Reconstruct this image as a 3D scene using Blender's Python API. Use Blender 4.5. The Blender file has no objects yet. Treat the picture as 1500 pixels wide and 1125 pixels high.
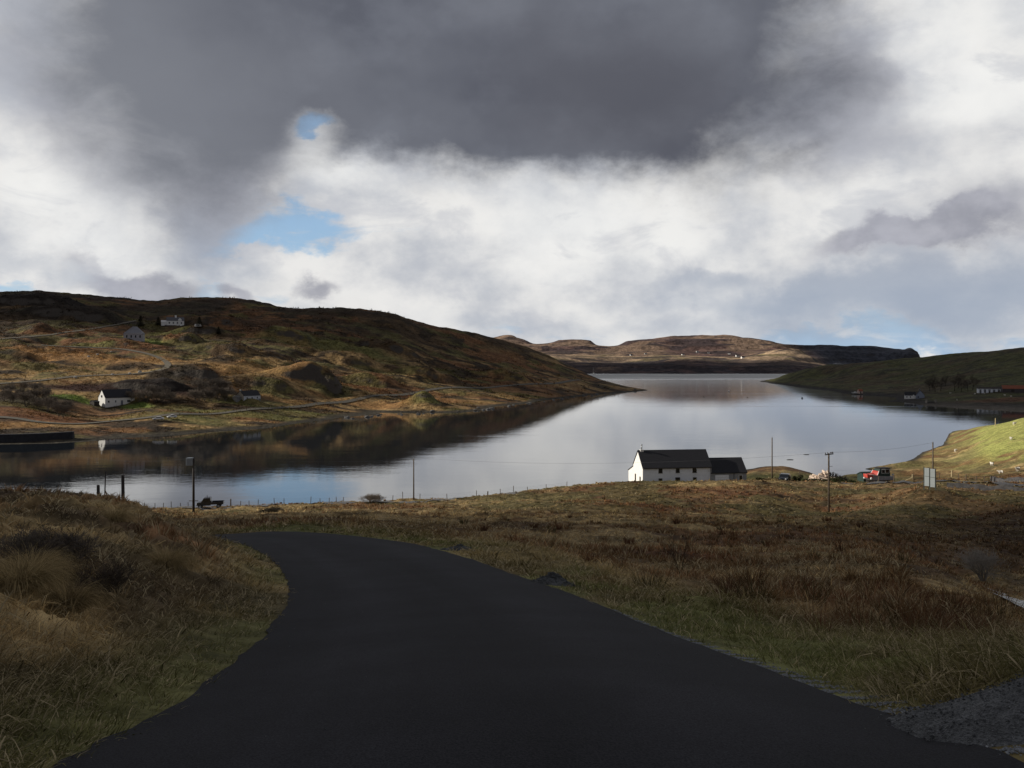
import bpy, math, random
import numpy as np
from math import radians, sin, cos, pi
from mathutils import Vector

SC = bpy.context.scene
COL = SC.collection

# ------------------------------------------------------------------ camera
F = 1257.0            # focal length in photo pixels (photo is 1500 x 1125)
HY = 530.0            # row of the horizon in the photo
EYE = 27.0            # camera height above the loch
cam_d = bpy.data.cameras.new("camera")
cam_d.sensor_width = 36.0
cam_d.lens = 36.0 * F / 1500.0
cam_d.shift_y = -(562.5 - HY) / 1500.0
cam_d.clip_start = 0.05
cam_d.clip_end = 60000.0
cam = bpy.data.objects.new("camera", cam_d)
cam.location = (0, 0, EYE)
cam.rotation_euler = (radians(90), 0, 0)
COL.objects.link(cam)
SC.camera = cam

# ------------------------------------------------------------------ exposure
SC.view_settings.view_transform = 'Standard'
SC.view_settings.look = 'None'
SC.view_settings.exposure = 0.0
SC.view_settings.gamma = 1.0
SC.view_settings.use_curve_mapping = False
SC.cycles.max_bounces = 6
SC.cycles.transparent_max_bounces = 8
SC.cycles.use_denoising = True

# ------------------------------------------------------------------ sun
SUN_AZ, SUN_EL = radians(-84), radians(24)      # azimuth measured from +Y towards +X
SUN = Vector((sin(SUN_AZ) * cos(SUN_EL), cos(SUN_AZ) * cos(SUN_EL), sin(SUN_EL)))
sun_d = bpy.data.lights.new("sun", 'SUN')
sun_d.energy = 5.0
sun_d.angle = radians(0.53)
sun_d.color = (1.0, 0.93, 0.82)
sun = bpy.data.objects.new("sun", sun_d)
sun.rotation_euler = SUN.to_track_quat('Z', 'Y').to_euler()
COL.objects.link(sun)


# ------------------------------------------------------------------ node helper
class NT:
    def __init__(self, tree):
        self.t = tree
        tree.nodes.clear()

    def n(self, kind, **kw):
        nd = self.t.nodes.new(kind)
        for k, v in kw.items():
            setattr(nd, k, v)
        return nd

    def set(self, sock, v):
        if hasattr(v, 'is_linked') or isinstance(v, bpy.types.NodeSocket):
            self.t.links.new(v, sock)
        elif isinstance(v, (tuple, list)) and len(v) == 3 and sock.type == 'RGBA':
            sock.default_value = (*v, 1)
        else:
            sock.default_value = v

    def m(self, op, a, b=0.0, c=None, clamp=False):
        nd = self.n('ShaderNodeMath', operation=op, use_clamp=clamp)
        self.set(nd.inputs[0], a)
        self.set(nd.inputs[1], b)
        if c is not None:
            self.set(nd.inputs[2], c)
        return nd.outputs[0]

    def vm(self, op, a, b=None, scale=None):
        nd = self.n('ShaderNodeVectorMath', operation=op)
        self.set(nd.inputs[0], a)
        if b is not None:
            self.set(nd.inputs[1], b)
        if scale is not None:
            self.set(nd.inputs['Scale'], scale)
        return nd.outputs['Value'] if op in ('LENGTH', 'DOT_PRODUCT') else nd.outputs[0]

    def ss(self, v, lo, hi, tlo=0.0, thi=1.0, kind='SMOOTHSTEP'):
        nd = self.n('ShaderNodeMapRange', interpolation_type=kind)
        self.set(nd.inputs['Value'], v)
        self.set(nd.inputs['From Min'], lo)
        self.set(nd.inputs['From Max'], hi)
        self.set(nd.inputs['To Min'], tlo)
        self.set(nd.inputs['To Max'], thi)
        return nd.outputs[0]

    def mix(self, f, a, b, blend='MIX'):
        nd = self.n('ShaderNodeMix', data_type='RGBA', blend_type=blend)
        self.set(nd.inputs[0], f)
        self.set(nd.inputs[6], a)
        self.set(nd.inputs[7], b)
        return nd.outputs[2]

    def noise(self, vec, scale, detail=4.0, rough=0.5, dist=0.0):
        nd = self.n('ShaderNodeTexNoise')
        if vec is not None:
            self.set(nd.inputs['Vector'], vec)
        nd.inputs['Scale'].default_value = scale
        nd.inputs['Detail'].default_value = detail
        nd.inputs['Roughness'].default_value = rough
        nd.inputs['Distortion'].default_value = dist
        return nd

    def xyz(self, x, y, z):
        nd = self.n('ShaderNodeCombineXYZ')
        for i, v in enumerate((x, y, z)):
            self.set(nd.inputs[i], v)
        return nd.outputs[0]

    def sep(self, v):
        nd = self.n('ShaderNodeSeparateXYZ')
        self.set(nd.inputs[0], v)
        return nd.outputs


def lin(r, g, b):
    f = lambda c: (c / 255 / 12.92) if c <= 10 else ((c / 255 + 0.055) / 1.055) ** 2.4
    return (f(r), f(g), f(b))


# ------------------------------------------------------------------ world: sky with broken cloud
world = bpy.data.worlds.new("World")
SC.world = world
world.use_nodes = True
W = NT(world.node_tree)
tc = W.n('ShaderNodeTexCoord')
d = W.vm('NORMALIZE', tc.outputs['Generated'])
dx, dy, dz = W.sep(d)
az = W.m('ARCTAN2', dx, dy)
el = W.m('ARCSINE', dz)
stretch = W.vm('MULTIPLY', d, (1.0, 1.0, 1.45))
wlow = W.noise(stretch, 5.0, 3.0, 0.5).outputs['Color']
whigh = W.noise(stretch, 15.0, 7.0, 0.62).outputs['Color']
wl = W.vm('SCALE', W.vm('SUBTRACT', wlow, (0.5, 0.5, 0.5)), scale=150.0)
wh = W.vm('SCALE', W.vm('SUBTRACT', whigh, (0.5, 0.5, 0.5)), scale=72.0)
P0 = W.xyz(W.m('MULTIPLY', az, F), W.m('MULTIPLY', el, F), 0.0)
P = W.vm('ADD', P0, W.vm('ADD', wl, wh))


def azel(px, py):
    u, v = (px - 750) / F, (HY - py) / F
    a = math.atan(u)
    return a * F, math.atan(v * cos(a)) * F


def blob(px, py, rx, ry, rot=0.0, k=1.0, inner=0.0):
    mp = W.n('ShaderNodeMapping', vector_type='TEXTURE')
    W.set(mp.inputs['Vector'], P)
    ax, ey = azel(px, py)
    mp.inputs['Location'].default_value = (ax, ey, 0)
    mp.inputs['Rotation'].default_value = (0, 0, radians(rot))
    mp.inputs['Scale'].default_value = (rx, ry, 1)
    flat = W.vm('MULTIPLY', mp.outputs[0], (1, 1, 0))
    return W.ss(W.vm('LENGTH', flat), 1.0, inner, 0.0, k)


def field(items):
    s = None
    for it in items:
        b = blob(*it)
        s = b if s is None else W.m('ADD', s, b)
    return s


fb = W.noise(stretch, 7.0, 7.0, 0.58).outputs['Fac']
fb2 = W.noise(W.vm('ADD', stretch, (3.1, 1.7, 5.3)), 12.0, 7.0, 0.55).outputs['Fac']
fbig = W.noise(W.vm('ADD', stretch, (7.1, 0.7, 2.3)), 2.6, 5.0, 0.5).outputs['Fac']

sky = W.n('ShaderNodeTexSky', sky_type='NISHITA')
sky.sun_disc = False
sky.sun_elevation = SUN_EL
sky.sun_rotation = SUN_AZ
sky.dust_density = 0.3
sky.ozone_density = 1.6
blue = W.mix(0.55, W.vm('SCALE', sky.outputs[0], scale=0.1), lin(150, 192, 234))
blue = W.mix(W.ss(el, 0.10, 0.0), blue, lin(158, 186, 214))

# blue gaps in the white deck
gaps = field([
    (428, 338, 135, 38, -3, 1.1, 0.1), (350, 352, 85, 26, 10, .8, 0.1), (455, 198, 52, 30, 12, 1.35, 0.0),
    (322, 410, 60, 38, 0, .75, 0.1), (20, 420, 70, 16, 0, .8, .2), (395, 395, 50, 18, 0, .5, .1),
    (760, 492, 130, 22, 0, .55, .1), (880, 486, 60, 16, 0, .35, .1),
    (1330, 500, 380, 36, 0, .95, .2), (1150, 482, 110, 18, 0, .5, .1), (560, 350, 120, 22, -4, .28, .1)])
fst = W.noise(W.vm('MULTIPLY', d, (1.0, 1.0, 3.6)), 16.0, 8.0, 0.62, 0.4).outputs['Fac']
gap_m = W.ss(W.m('ADD', gaps, W.m('MULTIPLY', W.m('SUBTRACT', fst, 0.5), 1.7)), 0.30, 1.05, 0.0, 0.92)

# white deck brightness
fwx = W.noise(W.vm('ADD', W.vm('MULTIPLY', d, (1.0, 1.0, 2.1)), (5.3, 2.2, 8.1)), 9.0, 10.0, 0.6, 0.5).outputs['Fac']
white = W.mix(W.ss(fb, 0.33, 0.63), lin(186, 190, 198), lin(234, 233, 231))
bright = field([
    (70, 300, 190, 130, -30, .8, .1), (470, 255, 150, 50, -8, .8, .1), (830, 320, 330, 110, 0, .5, .1),
    (1420, 120, 240, 160, 20, .7, .1), (900, 350, 260, 80, 0, .3, .1), (1270, 300, 200, 50, 0, .3, .1)])
white = W.mix(W.m('MULTIPLY', bright, W.ss(fb2, .2, .65), clamp=True), white, lin(244, 244, 242))
white = W.mix(W.m('MULTIPLY', W.ss(fwx, .50, .66), .5), white, lin(190, 193, 201))
# soft grey veils
veil = field([
    (1330, 435, 480, 90, 0, .95, .1), (1430, 300, 170, 60, 0, .45, .1), (1040, 388, 130, 24, 6, .42, .1),
    (800, 478, 500, 34, 0, .35, .1), (1240, 70, 80, 120, 0, .55, .1), (1220, 170, 150, 130, 20, .85, .1), (1390, 215, 200, 60, 10, .4, .1),
    (310, 300, 120, 130, 60, .95, .1), (90, 390, 190, 36, -8, .55, .1), (720, 400, 200, 40, 0, .2, .1), (1050, 425, 260, 40, 0, .22, .1),
    (30, 90, 170, 170, 0, .55, .1), (150, 230, 150, 130, -45, .55, .1)])
veil_m = W.ss(W.m('ADD', veil, W.m('MULTIPLY', W.m('SUBTRACT', fb2, 0.5), 0.7)), 0.05, 0.95)
col = W.mix(gap_m, white, blue)
col = W.mix(W.m('MULTIPLY', veil_m, 0.85), col, W.mix(W.ss(el, .05, .2), lin(156, 168, 186), lin(164, 166, 175)))
# purple grey scraps of cloud
scraps = field([
    (215, 405, 150, 32, 4, 1.1, .2), (110, 372, 90, 22, -14, .6, .2), (352, 412, 34, 22, 0, .9, .2), (440, 408, 50, 24, -10, .95, .2),
    (1290, 352, 165, 34, 2, 1.15, .2), (1440, 330, 160, 50, 8, .85, .1), (1380, 365, 180, 30, 0, .6, .1),
    (350, 245, 130, 120, 60, .75, .2)])
scr_m = W.ss(W.m('ADD', scraps, W.m('MULTIPLY', W.m('SUBTRACT', fb, 0.5), 0.8)), 0.1, 1.25)
scr_c = W.mix(W.ss(fb2, .35, .65), lin(142, 144, 156), lin(176, 177, 187))
col = W.mix(W.m('MULTIPLY', scr_m, 0.9), col, scr_c)
# the big dark cloud overhead
dark = field([
    (270, 50, 400, 260, -20, .9, .0), (285, 205, 250, 230, -30, .72, .0), (620, 50, 470, 230, 4, .95, .2),
    (905, 100, 405, 218, -4, 1.05, .15), (770, 195, 330, 105, 4, .75, .1), (1050, 15, 335, 225, 0, .66, .0),
    (560, 160, 190, 100, 20, .5, .1), (1170, 190, 230, 130, 25, .34, .0), (700, -190, 900, 280, 0, 1.0, .4)])
dark = W.m('SUBTRACT', dark, blob(455, 200, 80, 50, 12, .6, .0))
fw = W.noise(W.vm('ADD', W.vm('MULTIPLY', d, (1.0, 1.0, 1.7)), (1.3, 4.1, 2.7)), 10.0, 9.0, 0.62, 0.35).outputs['Fac']
rag = W.m('ADD', W.m('MULTIPLY', W.m('SUBTRACT', fb, 0.5), 0.75), W.m('MULTIPLY', W.m('SUBTRACT', fw, 0.5), 0.75))
dark_m = W.ss(W.m('ADD', dark, rag), 0.05, 1.15)
dk = W.mix(W.ss(fbig, .35, .65), lin(80, 83, 94), lin(112, 115, 124))
dk = W.mix(W.m('MULTIPLY', W.ss(fb2, .46, .72), 0.3), dk, lin(128, 132, 142))
dk = W.mix(field([(170, 110, 330, 260, 0, .85, 0)]), dk, lin(126, 129, 137))
dk = W.mix(field([(930, 130, 330, 130, 0, .7, .1)]), dk, lin(80, 81, 90))
col = W.mix(dark_m, col, dk)
# away from the loch: plain broken grey cloud
rear = W.mix(W.ss(fbig, .38, .68), lin(84, 86, 95), lin(168, 170, 176))
front = W.ss(W.m('ABSOLUTE', az), 1.15, 0.8)
front = W.m('MULTIPLY', front, W.ss(el, 0.75, 0.5))
col = W.mix(front, rear, col)
col = W.mix(W.ss(el, 0.0, -0.05), col, (.05, .045, .04))
bg = W.n('ShaderNodeBackground')
W.set(bg.inputs['Color'], col)
bg.inputs['Strength'].default_value = 1.0
wo = W.n('ShaderNodeOutputWorld')
W.t.links.new(bg.outputs[0], wo.inputs['Surface'])
world.cycles.sampling_method = 'MANUAL'
world.cycles.sample_map_resolution = 512


# ------------------------------------------------------------------ numeric noise
def _hash(ix, iy, seed):
    h = (ix.astype(np.int64) * 374761393 + iy.astype(np.int64) * 668265263 + seed * 974634777) & 0xFFFFFFFF
    h = ((h ^ (h >> 13)) * 1274126177) & 0xFFFFFFFF
    h = (h ^ (h >> 16)) & 0xFFFFFFFF
    return h / 4294967295.0


def vnoise(x, y, seed=0):
    x = np.asarray(x, float)
    y = np.asarray(y, float)
    ix, iy = np.floor(x), np.floor(y)
    fx, fy = x - ix, y - iy
    u = fx * fx * fx * (fx * (fx * 6 - 15) + 10)
    v = fy * fy * fy * (fy * (fy * 6 - 15) + 10)
    a, b = _hash(ix, iy, seed), _hash(ix + 1, iy, seed)
    c, e = _hash(ix, iy + 1, seed), _hash(ix + 1, iy + 1, seed)
    return (a + (b - a) * u) * (1 - v) + (c + (e - c) * u) * v


def fbm(x, y, octv=4, seed=0, gain=0.5):
    """about 0..1, mean 0.5"""
    x = np.asarray(x, float)
    y = np.asarray(y, float)
    s, a, tot = 0.0, 1.0, 0.0
    for o in range(octv):
        ca, sa = cos(0.7 * o), sin(0.7 * o)
        s = s + a * vnoise((x * ca - y * sa) * 2 ** o + 17.3 * o, (x * sa + y * ca) * 2 ** o - 9.1 * o, seed + o)
        tot += a
        a *= gain
    return s / tot


def sstep(x, lo, hi):
    t = np.clip((x - lo) / (hi - lo), 0, 1)
    return t * t * (3 - 2 * t)


# ------------------------------------------------------------------ tags, meshes, materials
def tag(o, label=None, cat=None, group=None, kind=None):
    if label:
        o["label"] = label
    if cat:
        o["category"] = cat
    if group:
        o["group"] = group
    if kind:
        o["kind"] = kind
    return o


def link(o, parent=None):
    COL.objects.link(o)
    if parent is not None:
        o.parent = parent
    return o


def np_mesh(name, verts, faces, mat=None, colors=None, smooth=True, parent=None):
    """verts (n,3); faces: list of (m,k) int arrays"""
    me = bpy.data.meshes.new(name)
    verts = np.asarray(verts, np.float32)
    me.vertices.add(len(verts))
    me.vertices.foreach_set("co", verts.ravel())
    loops, starts, tot = [], [], 0
    for f in faces:
        f = np.asarray(f, np.int32)
        if f.size == 0:
            continue
        k = f.shape[1]
        loops.append(f.ravel())
        starts.append(tot + np.arange(len(f), dtype=np.int32) * k)
        tot += f.size
    loops = np.concatenate(loops)
    starts = np.concatenate(starts)
    me.loops.add(len(loops))
    me.loops.foreach_set("vertex_index", loops)
    me.polygons.add(len(starts))
    me.polygons.foreach_set("loop_start", starts)
    me.polygons.foreach_set("use_smooth", np.full(len(starts), smooth, bool))
    me.update(calc_edges=True)
    if colors is not None:
        at = me.color_attributes.new("tint", 'FLOAT_COLOR', 'POINT')
        c = np.ones((len(verts), 4), np.float32)
        c[:, :3] = colors
        at.data.foreach_set("color", c.ravel())
    o = bpy.data.objects.new(name, me)
    if mat:
        me.materials.append(mat)
    return link(o, parent)


_mats = {}


def mat_new(name):
    m = bpy.data.materials.new(name)
    m.use_nodes = True
    return m, NT(m.node_tree)


def finish(T, shader, disp=None):
    o = T.n('ShaderNodeOutputMaterial')
    T.t.links.new(shader, o.inputs['Surface'])


def principled(T, color, rough=0.8, bump=None, bstr=0.3, bdist=0.05, spec=0.3, metal=0.0):
    p = T.n('ShaderNodeBsdfPrincipled')
    T.set(p.inputs['Base Color'], color)
    T.set(p.inputs['Roughness'], rough)
    T.set(p.inputs['Specular IOR Level'], spec)
    T.set(p.inputs['Metallic'], metal)
    if bump is not None:
        b = T.n('ShaderNodeBump')
        b.inputs['Strength'].default_value = bstr
        b.inputs['Distance'].default_value = bdist
        T.set(b.inputs['Height'], bump)
        T.t.links.new(b.outputs[0], p.inputs['Normal'])
    return p.outputs[0]


def plain(name, color, rough=0.7, var=0.18, scale=3.0, spec=0.3, metal=0.0, dirt=None, bstr=0.15):
    """painted / timber / metal surface with a little unevenness"""
    if name in _mats:
        return _mats[name]
    m, T = mat_new(name)
    co = T.n('ShaderNodeTexCoord').outputs['Object']
    nz = T.noise(co, scale, 6.0, 0.6).outputs['Fac']
    c = T.mix(T.ss(nz, .3, .7), tuple(x * (1 - var) for x in color), tuple(min(1, x * (1 + var)) for x in color))
    if dirt:
        n2 = T.noise(co, scale * 0.5, 7.0, 0.65).outputs['Fac']
        c = T.mix(T.ss(n2, dirt[1], dirt[2]), c, dirt[0])
    finish(T, principled(T, c, rough, nz, bstr, 0.02, spec, metal))
    _mats[name] = m
    return m


def ground_mat(name, fine, bscale, bdist, bstr=0.6, rough=0.95, rock=None):
    """vertex tint x multi scale noise, with bump"""
    m, T = mat_new(name)
    geo = T.n('ShaderNodeNewGeometry')
    co = geo.outputs['Position']
    at = T.n('ShaderNodeAttribute', attribute_name="tint")
    n1 = T.noise(co, fine, 9.0, 0.72).outputs['Fac']
    n2 = T.noise(co, fine * 0.21, 5.0, 0.6).outputs['Fac']
    k = T.m('MULTIPLY', T.ss(n1, .28, .72, .45, 1.6), T.ss(n2, .3, .7, .7, 1.3))
    c = T.vm('SCALE', at.outputs['Color'], scale=k)
    if rock:
        nz = T.sep(geo.outputs['Normal'])[2]
        f = T.ss(T.m('ADD', nz, T.m('MULTIPLY', T.m('SUBTRACT', n2, .5), .3)), rock[1], rock[2])
        c = T.mix(f, c, rock[0])
    b = T.noise(co, bscale, 6.0, 0.6).outputs['Fac']
    finish(T, principled(T, c, rough, b, bstr, bdist, 0.1))
    return m


# ------------------------------------------------------------------ terrain from measured points
def D0(py):                       # distance of the loch surface seen at a photo row
    return EYE * F / (py - HY)


class Terrain:
    """thin plate spline of the depression angle over (bearing, log distance)"""

    def __init__(self, pts, sa=3.0, sl=1.4, reg=2e-3):
        p = np.array(pts, float)
        self.sa, self.sl = sa, sl
        a, L, q = (p[:, 0] - 750) / F * sa, np.log(p[:, 2]) * sl, (p[:, 1] - HY) / F
        self.a, self.L = a, L
        n = len(a)
        d2 = (a[:, None] - a[None]) ** 2 + (L[:, None] - L[None]) ** 2
        K = 0.5 * d2 * np.log(d2 + 1e-9)
        K += np.eye(n) * reg
        A = np.zeros((n + 3, n + 3))
        A[:n, :n] = K
        A[:n, n] = 1
        A[:n, n + 1] = a
        A[:n, n + 2] = L
        A[n:, :n] = A[:n, n:].T
        b = np.zeros(n + 3)
        b[:n] = q
        w = np.linalg.solve(A, b)
        self.w, self.c = w[:n], w[n:]
        self.detail = lambda x, y, z: 0.0

    def base(self, x, y):
        x = np.atleast_1d(np.asarray(x, float))
        y = np.atleast_1d(np.asarray(y, float))
        D = np.maximum(y, 0.4)
        a = np.clip(x / D, -1.5, 1.5) * self.sa
        L = np.log(D) * self.sl
        out = self.c[0] + self.c[1] * a + self.c[2] * L
        for i in range(0, len(a), 20000):
            s = slice(i, i + 20000)
            d2 = (a[s, None] - self.a[None]) ** 2 + (L[s, None] - self.L[None]) ** 2
            out[s] += (0.5 * d2 * np.log(d2 + 1e-9)) @ self.w
        return EYE - out * D

    def z(self, x, y):
        b = self.base(x, y)
        return b + self.detail(np.atleast_1d(x), np.atleast_1d(y), b)

    def z1(self, x, y):
        return float(self.z(np.array([x]), np.array([y]))[0])

    def hit(self, px, py, d0, d1, n=900):
        """first place along the photo ray where the ground is met"""
        D = np.exp(np.linspace(math.log(d0), math.log(d1), n))
        X = (px - 750) / F * D
        zr = EYE - (py - HY) / F * D
        below = np.nonzero(self.z(X, D) >= zr)[0]
        if len(below):
            i = below[0]
        else:
            i = int(np.argmin(zr - self.z(X, D)))
        return Vector((X[i], D[i], self.z1(X[i], D[i])))


def at(px, D, py=None):
    return Vector(((px - 750) / F * D, D, EYE - ((py if py is not None else HY) - HY) / F * D))


def polar_sheet(name, T, a_vals, D_vals, mat, colour, kind='structure', clip=None):
    A, D = np.meshgrid(a_vals, D_vals)
    # widen the fan beyond 45 degrees by true angle
    X, Y = A * D, D
    x, y = X.ravel(), Y.ravel()
    z = T.z(x, y)
    na, nd = len(a_vals), len(D_vals)
    idx = np.arange(na * nd).reshape(nd, na)
    f = np.stack([idx[:-1, :-1].ravel(), idx[:-1, 1:].ravel(), idx[1:, 1:].ravel(), idx[1:, :-1].ravel()], 1)
    if clip is not None:
        keep = clip(z[f].max(1), x[f].mean(1), y[f].mean(1))
        f = f[keep]
    o = np_mesh(name, np.stack([x, y, z], 1), [f], mat, colour(x, y, z))
    o["kind"] = kind
    return o


# ---- road edges read off the photo -----------------------------------------------------------
_rt = [(1846, 1.5), (1113, 3.3), (1000, 5.3), (900, 9.0), (860, 11.8), (827, 15), (809, 18), (793, 22), (781, 24.6), (777, 26)]


def road_D(py):
    ys = [r[0] for r in _rt][::-1]
    ds = [math.log(r[1]) for r in _rt][::-1]
    return math.exp(np.interp(py, ys, ds))


R_EDGE = [(1483, 1113), (1400, 1083), (1333, 1060), (1273, 1038), (1213, 1017), (1133, 987), (1050, 955), (1000, 938), (900, 897),
          (850, 875), (790, 855), (700, 823), (647, 807), (600, 795), (500, 783), (400, 779)]
L_EDGE = [(108, 1113), (164, 1081), (246, 1043), (305, 1003), (367, 953), (402, 915), (422, 882), (425, 862), (411, 832),
          (381, 809), (346, 794)]
rxy = [((px - 750) / F * road_D(py), road_D(py)) for px, py in R_EDGE]
lxy = [((px - 750) / F * road_D(py), road_D(py)) for px, py in L_EDGE]
rxy = [(2.2, -3.0), (2.0, 1.2)] + rxy + [(-10.5, 27.0), (-16, 29.5), (-26, 34)]
lxy = [(-1.75, -3.0), (-1.72, 1.2)] + lxy + [(-9.0, 22.8), (-15, 25.4), (-26, 30)]


def resample(pts, n):
    p = np.array(pts, float)
    for _ in range(3):                         # corner cutting
        q = np.empty((2 * len(p), 2))
        q[0], q[-1] = p[0], p[-1]
        q[1:-1:2] = .75 * p[:-1] + .25 * p[1:]
        q[2::2] = .25 * p[:-1] + .75 * p[1:]
        p = q
    s = np.r_[0, np.cumsum(np.hypot(*np.diff(p, axis=0).T))]
    t = np.linspace(0, s[-1], n)
    return np.stack([np.interp(t, s, p[:, 0]), np.interp(t, s, p[:, 1])], 1)


RE, LE = resample(rxy, 260), resample(lxy, 260)
ROADC = (RE + LE) / 2


def seg_dist(x, y, poly):
    """distance to a polyline, and signed side (+ = right of travel)"""
    x = np.asarray(x, float)
    y = np.asarray(y, float)
    best = np.full(x.shape, 1e9)
    side = np.zeros(x.shape)
    a, b = poly[:-1], poly[1:]
    for i in range(0, len(a)):
        ax, ay = a[i]
        bx, by = b[i]
        vx, vy = bx - ax, by - ay
        t = np.clip(((x - ax) * vx + (y - ay) * vy) / (vx * vx + vy * vy + 1e-12), 0, 1)
        ddx, ddy = x - ax - t * vx, y - ay - t * vy
        dd = np.hypot(ddx, ddy)
        m = dd < best
        best = np.where(m, dd, best)
        side = np.where(m, np.sign(vy * ddx - vx * ddy), side)
    return best, side


def road_clear(x, y):
    """metres outside the road: + outside, - inside.  second value: +1 right verge, -1 left verge"""
    x = np.atleast_1d(np.asarray(x, float))
    y = np.atleast_1d(np.asarray(y, float))
    out = np.full(x.shape, 50.0)
    sd = np.ones(x.shape)
    near = (y < 48) & (y > -10) & (np.abs(x) < 45)
    if near.any():
        dr, sr = seg_dist(x[near], y[near], RE[::3])
        dl, sl = seg_dist(x[near], y[near], LE[::3])
        ins = (sr < 0) & (sl > 0)
        o = np.where(ins, -np.minimum(dr, dl), np.minimum(dr, dl))
        out[near] = o
        sd[near] = np.where(dr < dl, 1, -1)
    return out, sd


# ---- ground between the camera and the loch --------------------------------------------------
pts = []
for px, py in R_EDGE + L_EDGE:
    pts.append((px, py, road_D(py)))
for px in (-600, 0, 750, 1500, 2100):
    pts.append((px, 1846, 1.5))
    pts.append((px, 530 + 1.6 / .6 * F, .6))
pts += [(0, 1100, 3.4), (0, 1000, 4.6), (0, 930, 6), (0, 860, 8.1), (150, 860, 8.6), (120, 950, 5.8), (200, 960, 6.0), (0, 800, 11), (150, 800, 11.6), (250, 860, 9.6),
        (300, 830, 12), (330, 860, 11.2), (0, 752, 14.5), (150, 752, 15), (0, 729, 18), (80, 731, 18), (150, 734, 17.6), (200, 745, 17),
        (250, 768, 17), (285, 783, 17.5), (316, 796, 19.0), (340, 800, 19),
        (0, 742, 24), (0, 762, 30), (150, 755, 22.5), (150, 775, 30), (250, 790, 24), (200, 771, 30), (100, 775, 33),
        (0, 775, 45), (0, 772, 60), (0, 763, 100), (0, 755, 135), (0, 749, 152),
        (100, 775, 45), (100, 772, 60), (100, 762, 100), (100, 757, 130), (100, 749, 152),
        (200, 774, 45), (200, 770, 60), (200, 760, 105), (200, 751, 135), (200, 747, 150),
        (284, 771, 40), (284, 768, 60), (284, 757, 110), (310, 752, 140), (300, 745.5, 150), (300, 743, 157),
        (400, 770, 33), (400, 762, 60), (400, 752, 110), (400, 745, 140), (400, 741, 153),
        (500, 772, 32), (500, 760, 60), (500, 748, 110), (500, 741, 145), (500, 737.5, 154),
        (600, 785, 28), (600, 770, 45), (600, 755, 85), (600, 744, 120), (600, 737, 148), (600, 733, 158),
        (700, 805, 21), (700, 780, 40), (700, 755, 80), (700, 739, 120), (700, 730, 150),
        (800, 830, 17), (800, 800, 30), (800, 770, 60), (800, 745, 100), (800, 724, 140), (800, 718, 156), (800, 718.5, 172),
        (900, 860, 13), (900, 820, 25), (900, 780, 50), (900, 750, 90), (900, 719, 135), (900, 709, 150), (900, 711, 175),
        (1000, 900, 10), (1000, 850, 19), (1000, 800, 42), (1000, 755, 90), (1000, 719, 130), (1000, 707.5, 149), (1000, 710, 165), (1000, 706, 186),
        (1100, 910, 9.4), (1100, 850, 20), (1100, 800, 44), (1100, 755, 95), (1100, 719, 130), (1100, 706, 150), (1100, 708, 165), (1100, 692, 205),
        (1150, 700, 185), (1150, 684, 213),
        (1200, 950, 7.5), (1200, 880, 13), (1200, 830, 26), (1200, 790, 50), (1214, 752, 113), (1200, 730, 130), (1200, 710, 150), (1200, 708, 165),
        (1200, 703, 182), (1230, 700, 190),
        (1300, 980, 6.5), (1300, 900, 12), (1300, 850, 22), (1300, 808, 40), (1300, 772, 75), (1300, 735, 115), (1300, 714, 145), (1300, 709, 178), (1290, 700, 196),
        (1400, 985, 5.6), (1400, 930, 9.5), (1400, 880, 17), (1400, 845, 26), (1400, 842, 45), (1400, 795, 66), (1400, 750, 100), (1400, 722, 118),
        (1400, 712, 132), (1400, 707, 150), (1400, 702, 175), (1362, 718, 112), (1340, 704, 165),
        (1400, 688, 205), (1400, 668, 235), (1400, 648, 275), (1395, 634, 322), (1330, 683, 216), (1365, 662, 250),
        (1450, 692, 190), (1450, 665, 212), (1450, 635, 250), (1440, 624, 300),
        (1500, 690, 178), (1500, 650, 212), (1500, 614, 252), (1500, 620, 290), (1500, 640, 335),
        (1500, 1010, 4.6), (1500, 950, 8), (1500, 916, 19), (1485, 905, 21), (1465, 891, 22), (1440, 872, 23), (1420, 858, 25), (1520, 930, 19),
        (1490, 882, 36), (1500, 892, 33), (1465, 872, 40), (1520, 905, 30), (1500, 850, 48), (1440, 850, 44), (1500, 800, 65), (1500, 752, 95),
        (1500, 722, 122), (1500, 713, 138), (1500, 704, 160)]
# bed of the loch in front of the near shore
for px, D in ((0, 160), (100, 160), (200, 160), (300, 164), (400, 166), (500, 167), (600, 170), (700, 176), (800, 186), (900, 194), (1000, 205), (1100, 228),
              (1170, 222), (1230, 205), (1265, 213), (1300, 232), (1350, 268), (1390, 345)):
    pts.append((px, HY + (EYE + .9) / D * F, D))
    pts.append((px, HY + (EYE + 4) / (D * 1.18) * F, D * 1.18))
for px in (0, 300, 600, 900, 1200):
    pts.append((px, HY + (EYE + 6) / 380 * F, 380))
pts.append((1500, HY + (EYE + 3) / 400 * F, 400))
extra = []
for (px, py, D) in pts:
    if px == 0:
        extra += [(-350, py, D), (-900, py, D)]
    if px == 1500 and D not in (33,):
        extra += [(1900, py if D > 5 else py, D), (2500, py, D)]
pts += extra
GT = Terrain(pts, reg=1.5e-4)


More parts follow.
